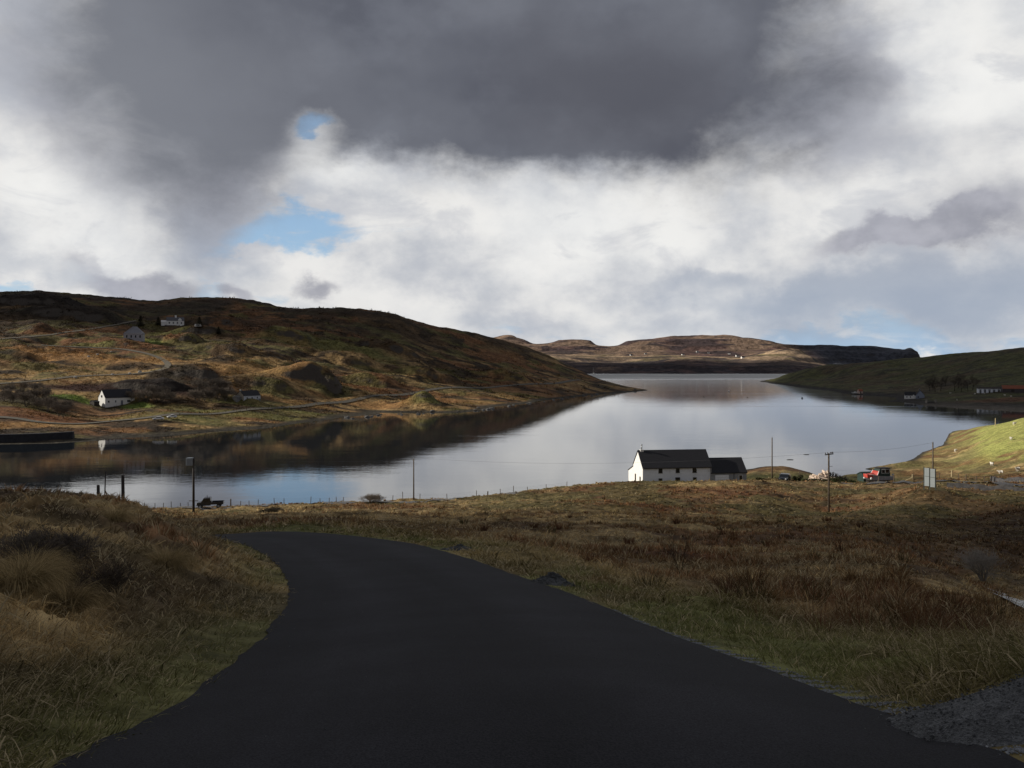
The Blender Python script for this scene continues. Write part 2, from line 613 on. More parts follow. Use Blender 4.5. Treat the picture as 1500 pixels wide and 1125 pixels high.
def near_detail(x, y, b):
    D = np.maximum(np.hypot(x, y), 1)
    c, sd = road_clear(x, y)
    k = sstep(c, 0.1, 2.2)
    t1 = fbm(x / 0.75, y / 0.75, 3, 11) - .5
    t2 = fbm(x / 3.2, y / 3.2, 3, 21) - .5
    t3 = fbm(x / 14, y / 14, 3, 31) - .5
    past = sstep(x, 95, 125) * sstep(y, 175, 215)
    bank = (x < -1.2) & (y < 30) & (sd < 0)
    t0 = 1 - np.abs(2 * fbm(x / .62 + 40, y / .62, 2, 15) - 1) * 1.6
    t5 = 1 - np.abs(2 * fbm(x / 2.1 + 9, y / 2.6, 2, 16) - 1) * 1.6
    n = .26 * t1 * sstep(D, 40, 8) + np.where(bank, .34, .08) * t0 * sstep(D, 30, 10) + .34 * t5 * sstep(D, 25, 70) * (1 - .9 * past) + (.5 + .2 * sstep(D, 60, 120)) * t2 * (1 - .7 * past) + .9 * t3 * sstep(D, 25, 70) * sstep(170, 60, 100) * (1 - .6 * sstep(D, 120, 150))
    shore = sstep(b, 0.2, 1.6)
    n = n * (0.25 + .75 * shore)
    # banks and terraces of the lit pasture and the peaty shore
    edge = past * .7 * np.maximum(0, fbm(x / 9, y / 9, 3, 41) - .45)
    for pa, pb, Dc, hw, hh in ((1256, 1372, 216, 2.6, 1.1), (1228, 1345, 200, 3.2, 1.0)):       # grassy tongues of the salt flat
        ax, bx = (pa - 750) / F * Dc, (pb - 750) / F * Dc
        dc = Dc + 2.2 * (fbm(x / 9, x * 0, 2, 481) - .5) * 2
        lat = 1 - np.clip(np.abs(y - dc) / (hw * (.35 + .65 * sstep(x, ax, ax + 9))), 0, 1) ** 2
        edge = edge + hh * lat * sstep(x, ax - 1.5, ax + 2.5) * sstep(x, bx + 6, bx)
    return n * k + edge - 0.08 * sstep(c, -.04, -.30)


GT.detail = near_detail


def near_colour(x, y, z=None):
    """albedo of the ground cover at a place (tufts use the same)"""
    x = np.asarray(x, float)
    y = np.asarray(y, float)
    D = np.hypot(x, y)
    c, sd = road_clear(x, y)
    n_a = fbm(x / 7, y / 7, 4, 51)
    n_b = fbm(x / 16 + 5, y / 16, 4, 61)
    n_c = fbm(x / 1.6, y / 1.6, 3, 71)
    n_d = fbm(x / 5, y / 5 + 3, 4, 81)
    straw, brown, rust, green, dark = (np.array(v) for v in ((.42, .305, .15), (.19, .116, .056), (.195, .088, .046), (.15, .15, .055), (.068, .052, .036)))
    w_straw = sstep(n_a + .6 * (n_c - .5), .36, .54)
    w_rust = sstep(n_b + .3 * (n_c - .5), .54, .66) * .75
    w_rust = np.maximum(w_rust, sstep(D, 95, 115) * sstep(x, 40, 58) * sstep(z if z is not None else D * 0 + 9, 3.5, 6) * sstep(-(y), -150, -140) * .55)
    verge_r = np.where(sd > 0, sstep(c, 3.0 + 1.6 * n_d, 1.2) * (c < 6), sstep(c, .85 + .5 * n_d, .2) * (c < 4) * .8) * (y < 30)
    gk = 1 - .7 * sstep(D, 14, 40)
    w_green = np.maximum(verge_r * (.35 + .65 * sstep(n_c, .3, .6)), sstep(n_d, .55, .68) * .6 * gk * (1 - .85 * ((x < -1.5) & (y < 30) & (sd < 0))))
    band = np.where((sd > 0) & (y < 26), np.exp(-((c - 3.7 - 1.6 * n_d) / .7) ** 2) * sstep(n_a, .36, .5), 0) * sstep(y, 4, 8)
    w_rust = np.maximum(w_rust, band * .8)
    left = (x < -1.2) & (y < 34) & (sd < 0)
    w_straw = np.where(left, np.maximum(w_straw * .95, .5), w_straw)
    w_dark = np.where(left, sstep(fbm(x / 1.9 + 9, y / 2.4, 3, 91), .47, .60) * .75, sstep(n_d, .42, .3) * .5)
    col = brown[None] * np.ones(x.shape + (1,))
    for w, cc in ((w_straw, straw), (w_rust, rust), (w_dark, dark), (w_green, green)):
        col = col * (1 - w[..., None]) + cc[None] * w[..., None]
    gul = (np.exp(-(((x - 47) / 17) ** 2 + ((y - 74 - .5 * (x - 47)) / 24) ** 2) ** 1.5) * (.55 + .45 * sstep(n_c, .3, .55)))[..., None] * .9
    col = col * (1 - gul) + np.array((.062, .036, .027)) * gul            # gully shade painted in, together with dark bracken and heather
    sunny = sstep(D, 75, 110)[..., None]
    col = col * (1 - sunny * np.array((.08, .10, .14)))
    ol = (sstep(fbm(x / 9, y / 7, 4, 471), .44, .58) * sstep(D, 70, 105) * .7)[..., None]
    col = col * (1 - ol) + np.array((.135, .122, .052)) * ol
    # sheep pasture on the far right
    zz = z if z is not None else D * 0 + 8
    past = sstep(x, 92 + 25 * (n_d - .5), 112 + 25 * (n_d - .5)) * sstep(y, 186, 200) * sstep(fbm(x / 11, y / 6, 4, 101), .36, .50) * (.25 + .75 * sstep(zz, 2.2, 5.0))
    past = np.maximum(past, sstep(x, 112, 135) * sstep(y, 192, 205) * .9 * sstep(zz, 3.5, 6.5))
    pc = np.array((.28, .285, .085))[None] * (.8 + .4 * n_c[..., None])
    col = col * (1 - past[..., None]) + pc * past[..., None]
    lawn = np.exp(-(((x - 60) / 45) ** 2 + ((y - 186) / 12) ** 2) * 1.2) * .8
    col = col * (1 - lawn[..., None]) + np.array((.09, .10, .035)) * lawn[..., None]
    if z is not None:                       # dark wrack and wet stones at the water's edge
        wr = sstep(-z, -.55, -.15)
        col = col * (1 - wr[..., None]) + np.array((.045, .04, .03)) * wr[..., None]
    return col


def soil_colour(x, y, z):
    D = np.hypot(x, y)
    k = np.where((x > 92) & (y > 180), 1.0, 1 - .42 * sstep(D, 8, 40) * sstep(230, 150, 190) if False else 1 - .42 * sstep(D, 8, 40))
    return near_colour(x, y, z) * k[..., None]          # bare peat shows between the tufts


M_GROUND = ground_mat("moor_ground", 2.4, 5.0, 0.12, 0.7)
da = np.concatenate([np.linspace(-4, -.72, 26)[:-1], np.linspace(-.72, .72, 460), np.linspace(.72, 4, 26)[1:]])
dD = np.exp(np.concatenate([np.linspace(math.log(.45), math.log(2.6), 14)[:-1], np.linspace(math.log(2.6), math.log(60), 400)[:-1], np.linspace(math.log(60), math.log(190), 420)[:-1], np.linspace(math.log(190), math.log(420), 130)]))
ground = polar_sheet("ground", GT, da, dD, M_GROUND, soil_colour, clip=lambda zm, x, y: zm > -3)

# ---- hillside across the loch on the left ---------------------------------------------------
def shore_pts(lst, dz=-3.0, k=.93):
    out = []
    for px, py in lst:
        D = D0(py)
        out.append((px, py, D))
        out.append((px, HY + (EYE - dz) / (D * k) * F, D * k))
    return out


LS = [(0, 651), (60, 650), (130, 646), (200, 640), (300, 633), (400, 626), (480, 615), (560, 608), (640, 604), (720, 599), (780, 590), (850, 580), (905, 575), (945, 572.5)]
hp = shore_pts(LS)
ridge = [(0, 427, 830), (60, 426, 830), (130, 433, 830), (180, 437, 830), (205, 440, 830), (230, 441, 830), (262, 437, 835), (320, 437, 830), (350, 438, 825), (380, 442, 820), (420, 451, 800), (460, 452, 795),
         (500, 452, 795), (545, 457, 795), (580, 463, 800), (600, 470, 810), (650, 482, 830), (700, 490, 850), (740, 500, 870), (775, 510, 885), (800, 520, 890),
         (850, 543, 870), (880, 556, 840), (915, 567, 808)]
hp += ridge
hp += [(px, py + 7, D * 1.09) for px, py, D in ridge if px < 900] + [(px, py + 30, D * 1.3) for px, py, D in ridge if px < 900]
hp += [(px, HY + (EYE + 6) / 1500 * F, 1500) for px in (300, 600, 800, 900, 980)]
hp += [(1000, HY + (EYE + 4) / 750 * F, 750), (1000, HY + (EYE + 5) / 900 * F, 900), (960, HY + (EYE + 4) / 1050 * F, 1050), (1100, HY + (EYE + 6) / 1000 * F, 1000)]
hp += [(0, 632, 303), (0, 615, 325), (0, 600, 345), (0, 575, 385), (0, 560, 415), (0, 548, 440), (0, 520, 480), (0, 490, 560), (0, 472, 640), (0, 445, 740),
       (100, 626, 318), (100, 612, 350), (100, 590, 378), (100, 562, 420), (100, 549, 436), (100, 540, 462), (100, 520, 505), (100, 495, 580), (100, 474, 660), (100, 452, 740),
       (160, 597, 390), (160, 581, 402), (160, 556, 428), (160, 549, 442), (160, 540, 470), (160, 515, 530),
       (240, 612, 345), (240, 600, 365), (240, 588, 398), (240, 556, 432), (240, 543, 462), (235, 530, 505), (210, 514, 540), (200, 497, 600), (255, 490, 640), (257, 476, 690), (240, 458, 760),
       (300, 607, 372), (300, 590, 405), (300, 555, 440), (290, 545, 460), (350, 600, 395), (357, 588, 419), (340, 572, 445), (335, 550, 475), (350, 525, 540), (350, 492, 640), (350, 462, 750),
       (450, 598, 440), (450, 577, 470), (450, 545, 540), (450, 510, 630), (450, 480, 710),
       (480, 566, 500), (480, 556, 506), (480, 560, 530), (550, 600, 470), (550, 582, 500), (550, 555, 570), (550, 515, 670), (550, 482, 750),
       (620, 600, 466), (620, 584, 476), (620, 592, 505), (620, 563, 580), (620, 525, 690), (620, 494, 780),
       (700, 594, 515), (700, 581, 560), (700, 566, 630), (700, 532, 730), (700, 511, 800),
       (780, 585, 600), (780, 571, 650), (780, 556, 710), (780, 535, 800), (850, 573, 715), (850, 561, 760), (850, 552, 820)]
hp += [(px - 400 * i, py, D) for (px, py, D) in hp if px == 0 for i in (1, 2)]
HT = Terrain(hp, 4.2, 2.4, 1e-4)


CRAGS = [(480, 503, 17, 11, 7), (400, 472, 24, 14, 5), (440, 500, 20, 12, 5), (622, 480, 15, 9, 5), (300, 442, 30, 12, 6), (232, 418, 24, 8, 4), (20, 478, 22, 10, 3),
         (60, 735, 70, 22, 9), (140, 690, 60, 18, 8), (560, 560, 25, 13, 5), (520, 610, 30, 16, 6), (650, 620, 34, 15, 6), (700, 565, 20, 10, 4), (340, 560, 26, 12, 5), (270, 600, 26, 12, 5),
         (430, 650, 36, 16, 7), (90, 600, 36, 14, 6), (760, 690, 30, 14, 6), (330, 690, 30, 14, 7), (580, 690, 36, 14, 6), (180, 560, 30, 10, 4), (370, 420, 14, 7, 3), (545, 482, 18, 8, 3.5), (300, 640, 26, 10, 5)]


def crags(x, y):
    s = 0
    wx, wy = x + 7 * (fbm(x / 13, y / 13, 3, 441) - .5), y + 7 * (fbm(x / 13, y / 13, 3, 451) - .5)
    for px, D, rx, ry, h in CRAGS:
        u, v = (wx - (px - 750) / F * D) / rx, (wy - D) / ry
        # gentle back on the left, broken face on the right and towards the loch
        u = np.where(u > 0, u * 1.7, u * .8)
        v = np.where(v < 0, v * 1.5, v * .8)
        s = s + h * (1 - sstep(np.hypot(u, v), .25, 1.15))
    return s


def hill_detail(x, y, b):
    k = sstep(b, .3, 9)
    rid = sstep(y, 800, 700)
    n = 8.5 * (.12 + .88 * rid) * (fbm(x / 95, y / 70, 4, 111) - .5) + 6.5 * (.2 + .8 * rid) * (fbm(x / 30, y / 20, 4, 121) - .5) + 2.6 * (fbm(x / 9, y / 7, 3, 131) - .5)
    # lava steps: flats and small scarps that run along the slope
    w = b + 9 * fbm(x / 80, y / 60, 3, 141)
    s = (w / 7.5) % 1.0
    stp = np.where(s < .72, s * .45 / .72, .45 + (s - .72) * .55 / .28) - s
    m = sstep(fbm(x / 60, y / 60, 3, 151), .35, .6)
    return (n * (.35 + .65 * sstep(b, 12, 35)) + stp * 7.5 * .9 * m * (.2 + .8 * rid) + crags(x, y)) * k * sstep(y, 1250, 1000) + .35 * (fbm(x / 6, y / 6, 3, 161) - .5)


_tr = [[(-60, 567), (20, 561), (80, 555), (160, 550), (210, 547), (235, 543), (248, 537), (243, 529), (228, 522), (205, 516), (170, 510), (100, 508), (60, 506)],
       [(0, 497), (60, 492), (120, 484), (160, 478), (200, 470)],
       [(-80, 612), (20, 612), (60, 620), (110, 622), (160, 617), (230, 613), (300, 607), (380, 600), (440, 595), (520, 587), (600, 577), (700, 568), (790, 564), (850, 557)]]
TRACKS = []
for p_, d0_, d1_ in zip(_tr, (300, 420, 290), (800, 820, 880)):
    hh = [HT.hit(a, b_, d0_, d1_) for a, b_ in p_]
    TRACKS.append(resample([(h.x, h.y) for h in hh], 140))


def hill_detail_all(x, y, b):
    x = np.atleast_1d(np.asarray(x, float))
    y = np.atleast_1d(np.asarray(y, float))
    dmin = np.full(x.shape, 99.0)
    for t in TRACKS:
        dd, _ = seg_dist(x, y, t[::2])
        dmin = np.minimum(dmin, dd)
    return hill_detail(x, y, b) * (.06 + .94 * sstep(dmin, 3, 16))


HT.detail = hill_detail_all


def patch(x, y, cx, cy, rx, ry, soft=.5):
    r = np.sqrt(((x - cx) / rx) ** 2 + ((y - cy) / ry) ** 2)
    return sstep(r + .55 * (fbm(x / 11, y / 11, 3, 171) - .5), 1.0, 1.0 - soft)


def hill_colour(x, y, z):
    n1 = fbm(x / 40, y / 22, 4, 181)
    n2 = fbm(x / 13, y / 8, 4, 191)
    n3 = fbm(x / 90, y / 60, 4, 201)
    brown, straw, rust, olive, heather = (np.array(v) for v in ((.082, .053, .029), (.28, .185, .083), (.175, .085, .040), (.105, .095, .036), (.036, .028, .020)))
    col = brown[None] * np.ones(x.shape + (1,))
    low = sstep(z, 48, 20)
    w = sstep(n1 + .8 * (n2 - .5), .43, .60) * (.08 + .92 * low)
    col = col * (1 - w[..., None]) + straw * w[..., None]
    w = sstep(n3 + .35 * (n2 - .5), .50, .62) * .75
    col = col * (1 - w[..., None]) + rust * w[..., None]
    w = sstep(fbm(x / 26 + 4, y / 15, 4, 211) + .2 * (n2 - .5), .54, .66) * .8
    col = col * (1 - w[..., None]) + olive * w[..., None]
    w = np.maximum(sstep(n2, .46, .34) * .8, sstep(z, 40, 75) * sstep(n1, .62, .42) * .85)
    col = col * (1 - w[..., None]) + heather * w[..., None]
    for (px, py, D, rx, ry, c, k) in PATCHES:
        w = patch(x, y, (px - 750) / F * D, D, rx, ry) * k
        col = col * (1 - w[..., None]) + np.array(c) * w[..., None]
    wr = sstep(-z, -1.1, -.4)
    col = col * (1 - wr[..., None]) + np.array((.05, .043, .032)) * wr[..., None]
    return col


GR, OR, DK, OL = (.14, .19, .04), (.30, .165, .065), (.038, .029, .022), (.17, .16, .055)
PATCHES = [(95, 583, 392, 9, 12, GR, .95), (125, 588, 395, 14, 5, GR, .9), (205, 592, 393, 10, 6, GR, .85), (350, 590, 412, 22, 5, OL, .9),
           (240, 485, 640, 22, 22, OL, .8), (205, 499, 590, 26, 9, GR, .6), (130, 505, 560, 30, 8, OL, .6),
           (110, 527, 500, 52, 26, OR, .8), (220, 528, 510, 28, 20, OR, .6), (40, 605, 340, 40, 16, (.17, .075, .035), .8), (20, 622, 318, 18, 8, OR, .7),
           (165, 568, 414, 62, 9, (.04, .02, .016), .92), (40, 580, 378, 30, 16, (.04, .034, .026), .8), (60, 457, 735, 85, 24, (.022, .018, .016), .9), (120, 468, 690, 90, 14, (.026, .021, .018), .75),  # scarp and hilltop bands: cliff shade painted in along with dark heather
           (232, 566, 420, 26, 10, (.022, .018, .016), .92), (300, 560, 436, 26, 12, (.04, .034, .024), .7), (380, 540, 500, 40, 22, OR, .55), (430, 545, 520, 40, 22, OR, .5),  # first patch: more of the scarp's shade painted into the heather colour
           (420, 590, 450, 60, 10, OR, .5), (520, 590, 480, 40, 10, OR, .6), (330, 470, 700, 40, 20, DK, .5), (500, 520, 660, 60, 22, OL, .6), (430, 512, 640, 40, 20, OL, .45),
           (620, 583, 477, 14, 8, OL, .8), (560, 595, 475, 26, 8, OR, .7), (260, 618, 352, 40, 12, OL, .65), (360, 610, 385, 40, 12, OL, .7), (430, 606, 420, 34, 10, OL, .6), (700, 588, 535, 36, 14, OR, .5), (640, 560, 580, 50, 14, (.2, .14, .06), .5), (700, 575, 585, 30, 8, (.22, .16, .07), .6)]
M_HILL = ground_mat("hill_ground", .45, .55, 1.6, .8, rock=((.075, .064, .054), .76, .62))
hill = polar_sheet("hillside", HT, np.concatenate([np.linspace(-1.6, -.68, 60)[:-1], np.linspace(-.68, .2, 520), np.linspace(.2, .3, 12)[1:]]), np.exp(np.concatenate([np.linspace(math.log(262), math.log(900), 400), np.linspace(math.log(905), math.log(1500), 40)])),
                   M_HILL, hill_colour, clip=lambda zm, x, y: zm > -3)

# ---- headland on the right ------------------------------------------------------------------
RS = [(1128, 560.5), (1183, 569), (1247, 578), (1297, 588), (1348, 593.5), (1400, 598), (1450, 601), (1500, 604)]
kp = shore_pts(RS)
rr = [(1145, 552, 1130), (1166, 545, 1110), (1201, 537, 1060), (1240, 533, 1030), (1272, 531, 1000), (1310, 527, 980), (1348, 524, 960), (1390, 520, 930), (1424, 517, 900), (1460, 512, 875), (1500, 508, 850)]
kp += rr + [(px, py + 4, D * 1.08) for px, py, D in rr[1:]] + [(px, py + 16, D * 1.28) for px, py, D in rr[2:]] + [(px, HY + (EYE + 5) / 1600 * F, 1600) for px in (1150, 1250, 1350, 1450)]
kp += [(1090, HY + (EYE + 4) / 1050 * F, 1050), (1060, HY + (EYE + 5) / 1300 * F, 1300), (1110, HY + (EYE + 4) / 1300 * F, 1300), (1080, HY + (EYE + 4) / 850 * F, 850)]
kp += [(1165, 560, 1000), (1200, 556, 980), (1210, 548, 1020), (1260, 566, 800), (1260, 555, 880), (1260, 543, 950), (1340, 585, 600), (1340, 575, 680), (1350, 555, 800), (1350, 537, 900),
       (1430, 588, 545), (1430, 577, 590), (1430, 560, 680), (1430, 540, 780), (1500, 592, 525), (1500, 578, 565), (1500, 562, 620), (1500, 545, 700), (1500, 525, 780)]
kp += [(px + 350 * i, py - 3 * i if py < 560 else py, D) for (px, py, D) in kp if px == 1500 for i in (1, 2)]
KT = Terrain(kp, 3.2, 2.4)
KT.detail = lambda x, y, b: (5.0 * (fbm(x / 100, y / 80, 4, 221) - .5) + 2.0 * (fbm(x / 28, y / 20, 4, 231) - .5)) * sstep(b, .3, 8) + .9 * (fbm(x / 7, y / 7, 3, 241) - .5) * sstep(b, -.2, 1.5)


def head_colour(x, y, z):
    n1, n2, n3 = fbm(x / 50, y / 30, 4, 251), fbm(x / 14, y / 9, 4, 261), fbm(x / 90, y / 70, 3, 271)
    green, brown, dark = (np.array(v) for v in ((.078, .078, .032), (.075, .054, .033), (.034, .029, .024)))
    col = green[None] * np.ones(x.shape + (1,))
    w = sstep(n1 + .3 * (n2 - .5), .46, .6) * .8
    col = col * (1 - w[..., None]) + brown * w[..., None]
    w = sstep(n2, .46, .34) * .7
    col = col * (1 - w[..., None]) + dark * w[..., None]
    w = patch(x, y, 325, 545, 60, 14) * .8
    col = col * (1 - w[..., None]) + np.array((.12, .06, .035)) * w[..., None]
    wr = sstep(-z, -2.2, -.8)
    return col * (1 - wr[..., None]) + np.array((.03, .027, .024)) * wr[..., None]


headland = polar_sheet("headland", KT, np.concatenate([np.linspace(.24, .66, 330), np.linspace(.66, 1.7, 60)[1:]]), np.exp(np.linspace(math.log(430), math.log(1650), 330)),
                       M_HILL, head_colour, clip=lambda zm, x, y: zm > -3)

# ---- far hills across the sea loch ----------------------------------------------------------
FR = [(600, 497, 3000), (680, 496, 3050), (722, 494, 3050), (736, 492, 3050), (756, 493, 3050), (766, 498, 3050), (775, 502, 3050), (788, 503, 3050), (810, 500, 3000), (834, 497.5, 3000), (864, 498, 3000), (870, 501, 3000),
      (881, 504, 3000), (895, 505, 3000), (905, 502.5, 3000), (940, 496, 3000), (981, 492, 3000), (1020, 491, 3000), (1054, 490, 3000), (1085, 491, 3000), (1110, 495, 2950), (1137, 499, 2900), (1168, 503.5, 2850), (1207, 505, 2800)]
FC = [(1207, 505, 2750), (1222, 508, 2740), (1234, 511, 2730), (1245, 509.5, 2720), (1276, 512, 2700), (1304, 514.5, 2680), (1316, 513, 2670), (1345, 516, 2660)]
fp = list(FR) + [(px, py + 3, D * 1.06) for px, py, D in FR] + [(px, py + 14, D * 1.3) for px, py, D in FR]
fp += FC[1:] + [(px, py + 1, 2900) for px, py, D in FC[1:]] + [(px, py + 14, 3700) for px, py, D in FC[1:]]
fp += [(px, 535, 2600) for px in (1240, 1280, 1320, 1346)] + [(px, 546, 2480) for px in (1220, 1260, 1300, 1346)] + [(1356, 545, D) for D in (2500, 2700, 2900)]
fp += [(1400, HY + (EYE + 15) / D * F, D) for D in (2000, 2500, 3000, 3800)]
for px in (600, 700, 800, 900, 1000, 1100, 1180):
    sh = {600: 0, 700: 6, 800: -8, 900: 14, 1000: -6, 1100: 12, 1180: -10}[px]
    fp += [(px, HY + EYE / (D0(547) + sh) * F, D0(547) + sh), (px, HY + (EYE + 8) / 1850 * F, 1850), (px, 539 + sh * .15, 2045), (px, (531 if px < 1150 else 536) + sh * .12, 2110)]
    fp += [(px, (525 if px > 850 else 522) + sh * .18, 2240), (px, 519 if px < 1120 else 516, 2480), (px, 513, 2760)]
fp += [(1130, 515, 2420), (1175, 520, 2330), (1200, 530, 2250), (1200, 547, 2000), (1230, 550, 2050)]
ft = Terrain(fp, 6.0, 4.0, 1e-4)


def far_detail(x, y, b):
    n = 26 * (fbm(x / 420, y / 300, 4, 281) - .5) + 12 * (fbm(x / 110, y / 90, 4, 291) - .5) + 5 * (fbm(x / 34, y / 34, 3, 301) - .5)
    w = b + 18 * fbm(x / 260, y / 200, 3, 311)
    s = (w / 22) % 1.0
    stp = np.where(s < .7, s * .3 / .7, .3 + (s - .7) * .7 / .3) - s
    return n * sstep(b, 2, 60) * .6 + stp * 17 * sstep(b, 4, 40)


ft.detail = far_detail


def far_colour(x, y, z):
    n1, n2 = fbm(x / 200, y / 120, 4, 321), fbm(x / 60, y / 40, 4, 331)
    tan, brown, dark, olive = (np.array(v) for v in ((.33, .235, .15), (.115, .072, .062), (.040, .033, .036), (.15, .125, .06)))
    col = brown[None] * np.ones(x.shape + (1,))
    w = sstep(n1 + .3 * (n2 - .5), .47, .62) * .42
    col = col * (1 - w[..., None]) + tan * w[..., None]
    shelf = sstep(y, 2130, 2190) * sstep(y, 2620, 2480) * sstep(z, 80, 62)
    w = shelf * (.45 + .55 * sstep(n2, .34, .5))
    col = col * (1 - w[..., None]) + tan * w[..., None]
    w = shelf * sstep(fbm(x / 90, y / 50, 3, 341), .52, .62) * .8
    col = col * (1 - w[..., None]) + olive * w[..., None]
    w = np.maximum(sstep(n2, .44, .34) * .8, sstep(z + 40 * (fbm(x / 120, y / 90, 4, 361) - .5), 44, 30) * (.80 + .2 * sstep(n1, .55, .45)) * (1 - .55 * sstep(fbm(x / 45, y / 30, 3, 365), .52, .66)))  # foot of the hills: part of its shade is put into the dark colour
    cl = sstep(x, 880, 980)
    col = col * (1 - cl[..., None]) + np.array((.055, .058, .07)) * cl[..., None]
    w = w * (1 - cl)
    w = np.maximum(w, sstep(z, 70, 84) * sstep(n1 + .5 * (n2 - .5), .54, .42) * .7)
    col = col * (1 - w[..., None]) + dark * w[..., None]
    return col


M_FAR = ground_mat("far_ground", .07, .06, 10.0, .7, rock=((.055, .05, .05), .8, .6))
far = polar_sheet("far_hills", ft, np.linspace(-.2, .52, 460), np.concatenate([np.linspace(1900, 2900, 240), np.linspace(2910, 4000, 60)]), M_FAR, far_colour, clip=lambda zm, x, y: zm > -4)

# ------------------------------------------------------------------ water
m, T = mat_new("loch_water")
geo = T.n('ShaderNodeNewGeometry')
pos = geo.outputs['Position']
sx, sy, sz = T.sep(pos)
big = T.noise(T.vm('MULTIPLY', pos, (.004, .012, 0)), 1.0, 4.0, .55).outputs['Fac']
rip = T.noise(T.vm('MULTIPLY', pos, (.35, .9, 0)), 1.0, 4.0, .55).outputs['Fac']
rip2 = T.noise(T.vm('MULTIPLY', pos, (.05, .11, 0)), 1.0, 3.0, .5).outputs['Fac']
hgt = T.m('ADD', rip, T.m('MULTIPLY', rip2, 3.0))
wob = T.m('MULTIPLY', T.m('SUBTRACT', T.noise(T.vm('MULTIPLY', pos, (.006, .02, 0)), 1.0, 5.0, .6).outputs['Fac'], .5), 320.0)
syw = T.m('ADD', sy, wob)
band = T.m('MULTIPLY', T.ss(syw, 1230, 1480), T.ss(syw, 1960, 1820))
band = T.m('MULTIPLY', band, T.ss(big, .3, .55, .7, 1.0))
streak = T.ss(T.noise(T.vm('MULTIPLY', pos, (.002, .03, 0)), 1.0, 5.0, .5).outputs['Fac'], .56, .72)
p = T.n('ShaderNodeBsdfPrincipled')
p.inputs['Base Color'].default_value = (.012, .016, .02, 1)
p.inputs['IOR'].default_value = 1.85
T.set(p.inputs['Roughness'], T.m('ADD', T.m('ADD', T.m('MULTIPLY', band, .30), T.ss(sy, 350, 1300, .012, .13)), T.m('MULTIPLY', streak, .02)))
b = T.n('ShaderNodeBump')
b.inputs['Distance'].default_value = .02
T.set(b.inputs['Strength'], T.m('ADD', .35, T.m('MULTIPLY', streak, .4)))
T.set(b.inputs['Height'], hgt)
T.t.links.new(b.outputs[0], p.inputs['Normal'])
finish(T, p.outputs[0])
M_WATER = m
R = 30000.0
ring = [(R * cos(i * pi / 32), R * sin(i * pi / 32), 0) for i in range(64)]
water = np_mesh("water", ring, [np.arange(64)[None]], M_WATER, smooth=False)
water["kind"] = 'structure'

# ------------------------------------------------------------------ the road
M_ROAD, T = mat_new("asphalt")
pos = T.n('ShaderNodeNewGeometry').outputs['Position']
fine = T.noise(pos, 95.0, 3.0, .7).outputs['Fac']
mid = T.noise(pos, 1.1, 5.0, .6).outputs['Fac']
att = T.n('ShaderNodeAttribute', attribute_name="tint").outputs['Color']
k = T.m('MULTIPLY', T.ss(fine, .3, .72, .5, 1.75), T.ss(mid, .3, .7, .82, 1.18))
finish(T, principled(T, T.vm('SCALE', att, scale=k), .82, fine, .5, .006, .12))


def ribbon(name, left, right, terr, mat, lift, cols=7, tint=None, base_only=False, kind='structure', crown=0.0):
    n = len(left)
    t = np.linspace(0, 1, cols)
    x = left[:, None, 0] * (1 - t) + right[:, None, 0] * t
    y = left[:, None, 1] * (1 - t) + right[:, None, 1] * t
    xf, yf = x.ravel(), y.ravel()
    z = (terr.base if base_only else terr.z)(xf, yf) + lift + crown * (1 - (2 * np.tile(t, n) - 1) ** 2)
    idx = np.arange(n * cols).reshape(n, cols)
    f = np.stack([idx[:-1, :-1].ravel(), idx[:-1, 1:].ravel(), idx[1:, 1:].ravel(), idx[1:, :-1].ravel()], 1)
    c = np.array(tint if tint is not None else (.05, .05, .053))[None] * np.ones((len(xf), 1))
    if name == "road" and crown:
        u = np.tile(t, n)
        wear = np.exp(-((u - .27) / .1) ** 2) + np.exp(-((u - .74) / .1) ** 2)      # polished wheel tracks
        long = fbm(u * 16, np.repeat(np.arange(n), cols) / 40.0, 4, 407) - .5
        c = c * (1 + .34 * wear + .5 * long)[:, None]
    o = np_mesh(name, np.stack([xf, yf, z], 1), [f], mat, c)
    o["kind"] = kind
    return o


rng = np.random.default_rng(5)
jit = (fbm(np.arange(260) / 3.0, np.zeros(260), 3, 401) - .5)[:, None] * .04 + (fbm(np.arange(260) * 1.7, np.zeros(260), 2, 405) - .5)[:, None] * .07
nrm = np.gradient(ROADC, axis=0)
nrm = np.stack([nrm[:, 1], -nrm[:, 0]], 1)
nrm /= np.linalg.norm(nrm, axis=1)[:, None]
road = ribbon("road", LE + nrm * jit, RE + nrm * jit[::-1], GT, M_ROAD, .012, 41, (.0155, .0152, .0185), True, crown=.035)


def path_ribbon(name, pix, terr, width, mat, lift, tint, d0=None, d1=None, n=160, cols=4, kind='structure'):
    """pix: (px, D) pairs, or (px, py) pairs looked up on the terrain when d0/d1 are given"""
    p = []
    for a, bb in pix:
        if d0:
            h = terr.hit(a, bb, d0, d1)
            p.append((h.x, h.y))
        else:
            p.append(((a - 750) / F * bb, bb))
    c = resample(p, n)
    g = np.gradient(c, axis=0)
    nn = np.stack([g[:, 1], -g[:, 0]], 1)
    nn /= np.linalg.norm(nn, axis=1)[:, None]
    return ribbon(name, c - nn * width / 2, c + nn * width / 2, terr, mat, lift, cols, tint, kind=kind)


